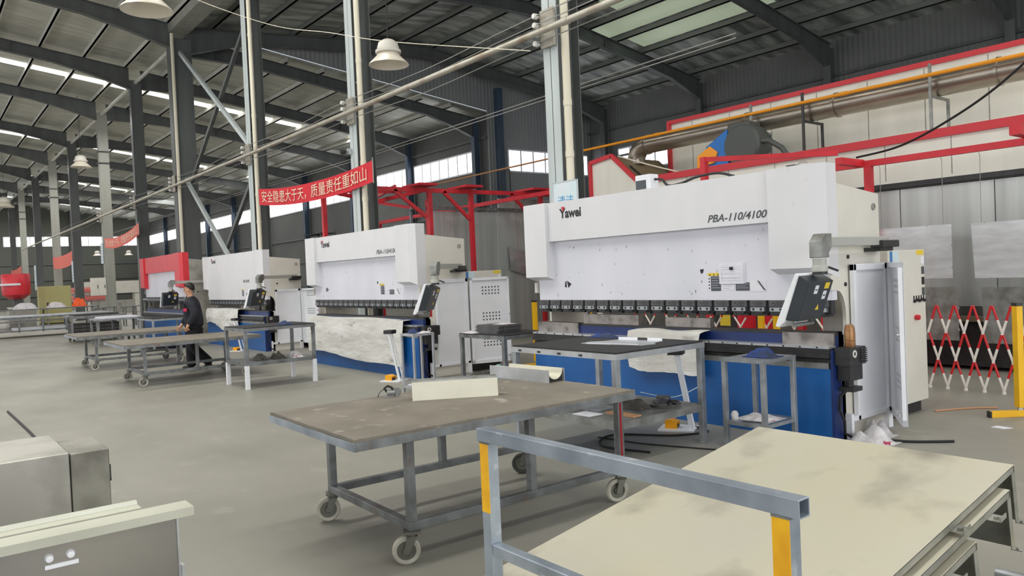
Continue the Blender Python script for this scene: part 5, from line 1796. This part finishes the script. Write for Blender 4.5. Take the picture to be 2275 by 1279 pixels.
post('yellow barrier post on a T foot at the right edge of the picture', -2.90, 8.66, 1.10, math.radians(-38))
post('left of two yellow posts seen under the nearest press ram', -6.55, 9.75, 1.0)
post('right of two yellow posts seen under the nearest press ram', -6.30, 9.75, 1.0)
post('yellow post beside the dark bench between the first two presses', -10.3, 8.6, 1.12)
post('short yellow post leaning behind the left end of the nearest press bed', -9.55, 9.2, 1.0)
t = thing('folded_barrier', 'bundle of folded red and white barrier bars left of the nearest press bed', 'barrier', (-10.0, 9.0, 0))
for k in range(6):
    x = k * 0.07 - 0.2
    b = MB().use('barrier_white')
    b.tube([(x, 0, 0.0), (x + 0.02, 0, 0.80)], 0.016, 7)
    b.use('barrier_red')
    b.tube([(x + 0.02, 0, 0.80), (x + 0.03, 0, 1.03 - 0.03 * (k % 3))], 0.016, 7)
    b.build('lattice_bar', None, t)
for k, (x, w, d, h, m, lab) in enumerate(((-7.65, 0.55, 0.4, 0.92, 'red_paint', 'red machine box seen through the gap of the nearest press, left of the barrier'),
                                         (-5.55, 0.9, 0.4, 0.86, 'red_paint', 'low red machine box seen through the gap of the nearest press, right part'))):
    t = thing('machine_box', lab, 'machine', (x, 10.6, 0))
    MB().box(-w / 2, w / 2, -d / 2, d / 2, 0, h).build('casing', m, t, bevel=0.01)
    MB().box(-w / 2 + 0.05, w / 2 - 0.05, -d / 2 - 0.004, -d / 2, 0.1, h - 0.1).build('front_panel', 'black_metal', t)
    MB().box(-0.1, 0.1, -d / 2 - 0.006, -d / 2 - 0.004, h - 0.28, h - 0.06).build('label_plate', 'label_yellow', t)

tag(MB().box(-0.35, 0.35, -0.22, 0.22, 0, 0.02).build('board_offcut', 'green_cabinet', loc=(-0.98, 4.75, 0)), 'yellowish flat board on the floor at the right edge, behind the tilted pans', 'board')
o = tag(MB().cyl((-0.5, 0, 0.03), (0.7, 0.0, 0.03), 0.03, 12).build('steel_tube', 'galv', smooth=True, loc=(-1.05, 4.25, 0)), 'grey round tube on the floor at the right edge, beside the yellowish board', 'tube')
# ------------------------------------------------------------ far work area at the left
def profile_table(label, loc, rz, w, l, h, posts, zs):
    t = thing('rolling_rack', label, 'table', loc, rz)
    b = MB()
    b.box(-w / 2, w / 2, -l / 2, l / 2, h - 0.08, h)
    b.build('top', 'frame_steel', t)
    for k in range(posts):
        y = -l / 2 + 0.15 + (l - 0.3) * k / (posts - 1)
        for s in (-1, 1):
            MB().box(s * (w / 2 - 0.06) - 0.03, s * (w / 2 - 0.06) + 0.03, y - 0.03, y + 0.03, 0.18, h - 0.08).build('leg', 'frame_steel', t)
    MB().box(-w / 2 + 0.03, w / 2 - 0.03, -l / 2 + 0.1, l / 2 - 0.1, zs - 0.05, zs).build('shelf', 'frame_steel', t)
    for s in (-1, 1):
        for y in (-l / 2 + 0.15, l / 2 - 0.15):
            caster(t, s * (w / 2 - 0.06), y, zs - 0.05, 2.2, 0.08)
    return t


profile_table('long far rolling table loaded with metal strips, at the left edge', (-35.2, 4.6, 0), math.radians(-6), 1.5, 4.2, 0.78, 6, 0.26)
rnd = random.Random(12)
for k in range(7):
    x = -35.75 + k * 0.19
    o = MB().box(-0.06, 0.06, -1.9 + rnd.uniform(-0.1, 0.3), 1.7 + rnd.uniform(0, 0.3), 0, 0.04).build('metal_strip', ['alu', 'galv_dull', 'galv'][k % 3], loc=(x, 4.6, 0.781))
    o.rotation_euler = (0, 0, math.radians(-6))
    tag(o, '%s metal strip from the near side on the long far rolling table' % ['seventh', 'sixth', 'fifth', 'fourth', 'third', 'second', 'nearest'][k], 'metal strip', 'metal strips on the far table')
o = tag(MB().box(-0.4, 0.4, -1.5, 1.5, 0, 0.10).build('blue_white_panel', 'cabinet_white', loc=(-35.2, 4.7, 0.261)), 'white panel lying on the lower shelf of the long far rolling table', 'panel')
profile_table('low far rack with dark sheets piled inside, beside the long rolling table', (-29.0, 4.95, 0), math.radians(-4), 1.5, 1.7, 0.86, 3, 0.26)
for k in range(6):
    o = MB().box(-0.55, 0.55, -0.7, 0.7, 0, 0.055).build('dark_sheet', 'black_metal' if k % 2 else 'rag_grey', loc=(-29.0, 4.95, 0.261 + k * 0.0555))
    tag(o, '%s sheet of the dark pile inside the low far rack' % ['lowest', 'second lowest', 'third lowest', 'fourth lowest', 'fifth lowest', 'topmost'][k], 'metal sheet', 'dark sheets in the low far rack')
tag(MB().box(-0.6, 0.6, -0.65, 0.65, 0, 0.03).build('black_sheet', 'rubber_black', loc=(-29.0, 4.95, 0.861)), 'thin black sheet on top of the low far rack', 'metal sheet')
# shelf rack behind, plus heaps of offcuts on pallets
def far_bench(label, loc, w, l, h, top, m='galv_dull', rz=0.0):
    t = thing('steel_bench', label, 'workbench', loc, rz)
    MB().box(-w / 2, w / 2, -l / 2, l / 2, h - 0.05, h).build('top', top, t)
    for x in (-1, 1):
        for y in (-1, 0, 1):
            MB().box(x * (w / 2 - 0.05) - 0.03, x * (w / 2 - 0.05) + 0.03, y * (l / 2 - 0.05) - 0.03, y * (l / 2 - 0.05) + 0.03, 0, h - 0.05).build('leg', m, t)
    MB().box(-w / 2 + 0.1, w / 2 - 0.1, -l / 2 + 0.1, l / 2 - 0.1, 0.30, 0.34).build('shelf', m, t)
    return t


far_bench('pale far shelf bench with a machine head on it, left of the red press brake', (-33.5, 8.9, 0), 0.9, 2.6, 1.25, 'alu')
far_bench('far bench with white sheets on top, in front of the red press brake', (-26.3, 5.1, 0), 1.2, 1.3, 0.80, 'galv')
tag(MB().box(-0.5, 0.5, -0.5, 0.5, 0, 0.05).build('white_sheet', 'paper', loc=(-26.3, 5.1, 0.801)), 'white sheets on the bench before the red press brake', 'sheets')
far_bench('far low bench in the distance behind the long rolling table', (-44.0, 5.4, 0), 1.6, 4.5, 0.92, 'frame_steel')
far_bench('far bench with red and pink sheets stacked on it, by the ninth column', (-57.0, 9.5, 0), 1.8, 2.6, 1.0, 'frame_steel')
for k in range(7):
    o = MB().box(-0.7, 0.7, -1.0, 1.0, 0, 0.13).build('wrapped_panel', ['pink_sheet', 'banner_faded', 'pink_sheet', 'box_steel'][k % 4], loc=(-57.0 + 0.05 * (k % 2), 9.5, 1.001 + k * 0.1305))
    tag(o, '%s wrapped pink panel from the bottom of the far stack' % ['lowest', 'second', 'third', 'fourth', 'fifth', 'sixth', 'seventh'][k], 'panel', 'wrapped pink panels in the far stack')
far_bench('far bench with a second heap of pinkish sheets, left of the pink stack', (-66.0, 9.6, 0), 1.8, 3.0, 1.0, 'frame_steel')
for k in range(4):
    tag(MB().box(-0.7, 0.7, -1.2, 1.2, 0, 0.16).build('wrapped_panel', ['box_steel', 'pink_sheet'][k % 2], loc=(-66.0, 9.6, 1.001 + k * 0.1605)),
        '%s panel of the left far heap, counted from the bottom' % ['first', 'second', 'third', 'fourth'][k], 'panel', 'wrapped panels in the left far heap')
for k, (x, y, z, sx_, sy_, h, m, lab) in enumerate((
        (-44.0, 6.9, 0.921, 0.7, 0.7, 0.5, 'orange_plastic', 'bright orange crumpled wrap on the far low bench'),
        (-44.1, 5.9, 0.921, 0.8, 0.9, 0.35, 'rag_white', 'white and lilac wrap on the far low bench, left of the orange one'),
        (-44.2, 4.6, 0.921, 0.9, 1.1, 0.4, 'rag_white', 'pale heap of film in the middle of the far low bench'),
        (-44.0, 3.6, 0.921, 0.8, 0.6, 0.25, 'rag_grey', 'dark rag at the left end of the far low bench'))):
    tag(crumple(sx_, sy_, h, 90 + k).build('wrap_heap', m, smooth=True, loc=(x, y, z)), lab, 'wrap')
for k in range(5):
    x, y = -38.5 - 1.0 * (k % 2), 6.8 + 0.62 * k
    t = thing('steel_stand', '%s grey tubular stand from the left behind the low far rack' % ['first', 'second', 'third', 'fourth', 'fifth'][k], 'stand', (x, y, 0), 0, 'tubular stands in the far area')
    for px in (-0.25, 0.25):
        for py in (-0.22, 0.22):
            MB().box(px - 0.025, px + 0.025, py - 0.025, py + 0.025, 0, 0.85).build('leg', 'galv_dull', t)
    MB().box(-0.28, 0.28, -0.25, 0.25, 0.85, 0.89).build('top', 'frame_steel', t)
    MB().box(-0.22, 0.22, -0.2, 0.2, 0.30, 0.33).build('shelf', 'frame_steel', t)
t = thing('steel_cupboard', 'mustard green steel cupboard in the far left distance', 'cupboard', (-47.0, 5.5, 0))
MB().box(-0.6, 0, 0, 1.5, 0.05, 2.0).build('body', 'green_cabinet', t, bevel=0.02)
MB().box(0.0, 0.02, 0.25, 1.45, 0.15, 1.85).build('door', 'green_cabinet', t, bevel=0.01)
MB().box(-0.55, -0.05, 0.05, 1.45, 0, 0.05).build('plinth', 'black_metal', t)
MB().box(0.02, 0.05, 0.35, 0.42, 0.95, 1.15).build('handle', 'black_metal', t)
t = thing('punch_machine', 'far machine with a rounded red head at the left edge of the picture', 'machine', (-46.2, 4.5, 0))
MB().box(-0.6, 0.6, -0.5, 0.7, 0, 1.0).build('base', 'box_steel', t, bevel=0.03)
MB().lathe([(0.0, 1.40), (0.35, 1.42), (0.60, 1.62), (0.64, 1.85), (0.64, 2.62), (0.60, 2.68), (0.0, 2.70)], (0, -0.05, 0), n=24).build('red_head', 'red_press', t, smooth=True)
MB().box(-0.68, 0.68, -0.8, 0.08, 2.1, 2.2).build('band', 'cabinet_white', t)
MB().box(-0.2, 0.2, -0.2, 0.2, 1.0, 1.45).build('punch', 'clamp_steel', t)
t = thing('far_press', 'pale far press body seen between the eighth and ninth columns', 'machine', (-63.0, 12.0, 0))
MB().box(-0.5, 0.5, -1.8, 1.8, 1.4, 2.3).build('beam', 'cream_paint_and_lit_side', t, bevel=0.03)
MB().box(-0.4, 0.4, -1.8, -1.5, 0, 1.4).build('side_frame', 'cream_paint_and_lit_side', t)
MB().box(-0.4, 0.4, 1.5, 1.8, 0, 1.4).build('side_frame', 'cream_paint_and_lit_side', t)
MB().box(-0.3, 0.3, -1.5, 1.5, 0, 0.9).build('bed', 'box_steel', t)
for k, (dy, lab) in enumerate(((-0.543, 'left of two pale electric boxes on the sixth column'), (-0.243, 'right of two pale electric boxes on the sixth column'))):
    t = thing('electric_box', lab, 'electric box', (COLX[5] - 0.02, YC + dy, 1.42))
    MB().box(0, 0.24, -0.32 if k == 0 else -0.298, 0.0 if k == 0 else 0.02, 0, 0.85).build('box', 'cream_paint_and_lit_side', t, bevel=0.01)
    if k == 0:
        MB().box(-0.03, -0.004, -0.3, 0.326, 0.2, 0.27).build('mounting_rail', 'steel_dark', t)
    MB().box(0.24, 0.25, -0.06 if k == 0 else -0.05, -0.03 if k == 0 else -0.02, 0.35, 0.5).build('latch', 'black_metal', t)
for k, (ci, z, h, m, lab) in enumerate(((5, 2.95, 1.0, 'sign_board', 'tall narrow white sign on the pale sixth column above the electric boxes'), (8, 1.9, 1.8, 'sign_board', 'mint green board on the ninth column in the distance'),
                                        (6, 2.2, 1.2, 'sign_board', 'pale narrow sign on the seventh column'))):
    t = thing('wall_sign', lab, 'sign', (COLX[ci] - 0.05, YC - 0.24, z))
    MB().box(-0.4 if ci != 8 else -0.9, 0.10, -0.02, 0.0, 0, h).build('board', m, t)
    b = MB()
    for q in range(5):
        b.box(-0.3, -0.05, -0.022, -0.02, h * (0.15 + 0.15 * q), h * (0.2 + 0.15 * q))
    b.build('print', 'paper_lines', t)
t = thing('stacked_trays', 'dark stack of shelves against the side wall behind the red press brake', 'shelving', (-44.5, 20.2, 0))
for k in range(8):
    MB().box(-1.2, 1.2, -0.5, 0.5, 2.4 + k * 0.3, 2.44 + k * 0.3).build('shelf', 'black_metal', t)
for x in (-1.2, 1.15):
    for y in (-0.5, 0.45):
        MB().box(x, x + 0.05, y, y + 0.05, 0, 4.7).build('upright', 'steel_dark', t)

# ------------------------------------------------------------ the walking man
def skin_mesh(name, nodes, edges, m, parent, sub=2, smooth=True):
    me = bpy.data.meshes.new(name)
    me.from_pydata([n[0] for n in nodes], edges, [])
    o = bpy.data.objects.new(name, me)
    COL.objects.link(o)
    sk = o.modifiers.new('skin', 'SKIN')
    sk.use_smooth_shade = True
    sk.branch_smoothing = 0.4
    if not me.skin_vertices:
        me.attributes  # touch
    bpy.context.view_layer.objects.active = o
    lay = me.skin_vertices[0].data if len(me.skin_vertices) else None
    if lay is not None:
        for i, n in enumerate(nodes):
            r = n[1]
            lay[i].radius = (r, r) if not isinstance(r, tuple) else r
            lay[i].use_root = (i == 0)
    s = o.modifiers.new('subsurf', 'SUBSURF')
    s.levels = s.render_levels = sub
    bpy.context.view_layer.update()
    dg = bpy.context.evaluated_depsgraph_get()
    m2 = bpy.data.meshes.new_from_object(o.evaluated_get(dg))
    bpy.data.objects.remove(o)
    m2.name = name
    m2.materials.clear()
    m2.materials.append(MATS[m])
    m2.polygons.foreach_set('use_smooth', [True] * len(m2.polygons))
    o2 = bpy.data.objects.new(name, m2)
    COL.objects.link(o2)
    o2.parent = parent
    return o2


# local frame: +x is the way he walks, +y his left, z up
man = thing('person', 'man in a dark navy work jacket walking past the rolling tables', 'person', (-15.72, 4.42, 0), math.radians(-118))
H = 1.0
sk_nodes = {
    'pelvis': ((-0.02, 0, 0.90), 0.085), 'waist': ((0.0, 0, 1.04), 0.085), 'chest': ((0.02, 0, 1.24), 0.105), 'neck0': ((0.02, 0, 1.40), 0.07),
    'neck': ((0.04, 0, 1.47), 0.055), 'skull0': ((0.07, 0, 1.545), 0.075), 'skull': ((0.06, 0, 1.62), 0.088), 'crown': ((0.05, 0, 1.68), 0.07),
    'shl': ((0.01, 0.15, 1.33), 0.045), 'ell': ((-0.10, 0.262, 1.11), 0.04), 'wrl': ((0.06, 0.25, 0.90), 0.032), 'pl': ((0.083, 0.246, 0.845), (0.026, 0.05)),
    'shr': ((0.02, -0.15, 1.33), 0.045), 'elr': ((0.12, -0.222, 1.10), 0.04), 'wrr': ((0.28, -0.20, 0.89), 0.032), 'pr': ((0.325, -0.195, 0.845), (0.026, 0.05)),
    'hil': ((-0.02, 0.09, 0.84), 0.075), 'knl': ((0.02, 0.10, 0.47), 0.055), 'anl': ((-0.30, 0.10, 0.14), 0.032), 'tol': ((-0.18, 0.11, 0.045), 0.022),
    'hir': ((-0.01, -0.09, 0.84), 0.075), 'knr': ((0.10, -0.09, 0.48), 0.055), 'anr': ((0.10, -0.09, 0.09), 0.032), 'tor': ((0.24, -0.10, 0.045), 0.022)}
names = list(sk_nodes)
E_ = [('pelvis', 'waist'), ('waist', 'chest'), ('chest', 'neck0'), ('neck0', 'neck'), ('neck', 'skull0'), ('skull0', 'skull'), ('skull', 'crown'),
      ('neck0', 'shl'), ('shl', 'ell'), ('ell', 'wrl'), ('wrl', 'pl'), ('neck0', 'shr'), ('shr', 'elr'), ('elr', 'wrr'), ('wrr', 'pr'),
      ('pelvis', 'hil'), ('hil', 'knl'), ('knl', 'anl'), ('anl', 'tol'), ('pelvis', 'hir'), ('hir', 'knr'), ('knr', 'anr'), ('anr', 'tor')]
body = skin_mesh('body', [sk_nodes[k] for k in names], [(names.index(a), names.index(c)) for a, c in E_], 'skin', man)
# five fingers on each hand, joined into the body mesh as their own skinned chains
fb = []
for (side, P, fwd) in ((1, Vector((0.085, 0.245, 0.85)), Vector((0.25, -0.05, -0.95)).normalized()), (-1, Vector((0.325, -0.195, 0.85)), Vector((0.55, 0.05, -0.83)).normalized())):
    lat = fwd.cross(Vector((0, 1, 0))).normalized()
    for k, ln in enumerate((0.075, 0.085, 0.078, 0.06)):
        base = P + lat * ((k - 1.5) * 0.017) - fwd * 0.012
        pts = [base, base + fwd * ln * 0.5, base + fwd * ln * 0.85 + Vector((0.01, -0.012 * side, 0)), base + fwd * ln * 1.0 + Vector((0.01, -0.028 * side, 0))]
        fb.append(([(p, 0.0095 - 0.0012 * i) for i, p in enumerate(pts)], [(0, 1), (1, 2), (2, 3)]))
    tb = P - fwd * 0.012 + lat * (-0.028)
    pts = [tb, tb - lat * 0.022 + fwd * 0.022, tb - lat * 0.03 + fwd * 0.05]
    fb.append(([(p, 0.011 - 0.001 * i) for i, p in enumerate(pts)], [(0, 1), (1, 2)]))
extra = [skin_mesh('finger', n, e, 'skin', man, 1) for n, e in fb]
bm = bmesh.new()
for o in [body] + extra:
    bm.from_mesh(o.data)
# face features: nose, brow ridge, ears, chin
def blob(c, r, s=(1, 1, 1)):
    g = bmesh.ops.create_uvsphere(bm, u_segments=12, v_segments=8, radius=r)
    for v in g['verts']:
        v.co = Vector((v.co.x * s[0], v.co.y * s[1], v.co.z * s[2])) + Vector(c)
blob((0.148, 0, 1.578), 0.013, (1.2, 0.8, 1.5))
blob((0.108, 0, 1.515), 0.030, (0.9, 1.1, 0.8))
for s in (-1, 1):
    blob((0.05, s * 0.085, 1.59), 0.026, (0.7, 0.35, 1.2))
    blob((0.125, s * 0.035, 1.62), 0.022, (0.8, 1.2, 0.5))
for f in bm.faces:
    f.smooth = True
me = bpy.data.meshes.new('body')
bm.to_mesh(me)
bm.free()
me.materials.append(MATS['skin'])
for o in extra:
    bpy.data.objects.remove(o)
body.data = me
b = MB().use('ink_black')
for s in (-1, 1):
    b.lathe([(0.0, -0.005), (0.007, -0.003), (0.008, 0.0), (0.0, 0.005)], (0.137, s * 0.033, 1.602), 'X', 10)
    b.bar((0.143, s * 0.015, 1.628), (0.132, s * 0.055, 1.630), 0.006, 0.008)
b.use('badge_red')
b.bar((0.150, -0.022, 1.540), (0.150, 0.022, 1.540), 0.006, 0.007)
b.build('eyes_and_mouth', None, body)


def cap(u, v):
    ph_ = 2 * math.pi * u
    c = math.cos(ph_)
    lim = 0.47 - 0.17 * max(0, c) ** 1.5 + 0.22 * max(0, -c) ** 0.7
    a = math.pi * (0.01 + lim * v)
    r = 0.102 + 0.0045 * math.sin(13 * ph_ + 9 * v) - 0.006 * max(0, c) * v
    return (0.055 + r * 1.02 * math.sin(a) * c, r * 0.92 * math.sin(a) * math.sin(ph_), 1.632 + r * 1.02 * math.cos(a))


MB().grid(cap, 28, 12).build('hair', 'hair', body, smooth=True)
jk = {'hem': ((-0.02, 0, 0.79), (0.175, 0.205)), 'waist': ((0.0, 0, 1.02), (0.165, 0.195)), 'chest': ((0.02, 0, 1.24), (0.175, 0.215)), 'yoke': ((0.015, 0, 1.375), 0.135), 'collar': ((0.035, 0, 1.47), 0.088),
      'shl': ((0.01, 0.165, 1.355), 0.105), 'ell': ((-0.10, 0.265, 1.11), 0.088), 'cul': ((0.05, 0.253, 0.915), 0.066),
      'shr': ((0.03, -0.165, 1.355), 0.105), 'elr': ((0.12, -0.225, 1.10), 0.088), 'cur': ((0.262, -0.204, 0.91), 0.066)}
nm = list(jk)
skin_mesh('jacket', [jk[k] for k in nm], [(nm.index(a), nm.index(c)) for a, c in (('hem', 'waist'), ('waist', 'chest'), ('chest', 'yoke'), ('yoke', 'collar'), ('yoke', 'shl'), ('shl', 'ell'), ('ell', 'cul'),
                                                                                  ('yoke', 'shr'), ('shr', 'elr'), ('elr', 'cur'))], 'cloth_navy', body)
tr = {'seat': ((-0.02, 0, 0.90), (0.14, 0.17)), 'hil': ((-0.02, 0.092, 0.80), 0.135), 'knl': ((0.02, 0.10, 0.47), 0.104), 'cul': ((-0.315, 0.10, 0.12), 0.094),
      'hir': ((-0.01, -0.092, 0.80), 0.135), 'knr': ((0.10, -0.09, 0.48), 0.104), 'cur': ((0.10, -0.09, 0.05), 0.098)}
nm = list(tr)
skin_mesh('trousers', [tr[k] for k in nm], [(nm.index(a), nm.index(c)) for a, c in (('seat', 'hil'), ('hil', 'knl'), ('knl', 'cul'), ('seat', 'hir'), ('hir', 'knr'), ('knr', 'cur'))], 'cloth_trousers', body)
skin_mesh('shoe', [((-0.32, 0.10, 0.13), 0.062), ((-0.25, 0.10, 0.09), 0.06), ((-0.15, 0.11, 0.05), 0.05)], [(0, 1), (1, 2)], 'shoe', body)
skin_mesh('shoe', [((0.07, -0.09, 0.062), 0.064), ((0.16, -0.095, 0.058), 0.06), ((0.28, -0.10, 0.048), 0.05)], [(0, 1), (1, 2)], 'shoe', body)
b = MB()
b.obox((0.105, 0.185, 1.205), (0.034, -0.018, 0), (0.003, 0.006, 0), (0, 0, 0.03))
b.build('chest_badge', 'badge_red', body)
b = MB()
b.prism([(0.085, 0.060, 1.500), (0.150, 0.012, 1.40), (0.150, -0.012, 1.40), (0.085, -0.060, 1.500)], (0.008, 0, 0))
b.build('shirt_collar', 'paper', body)
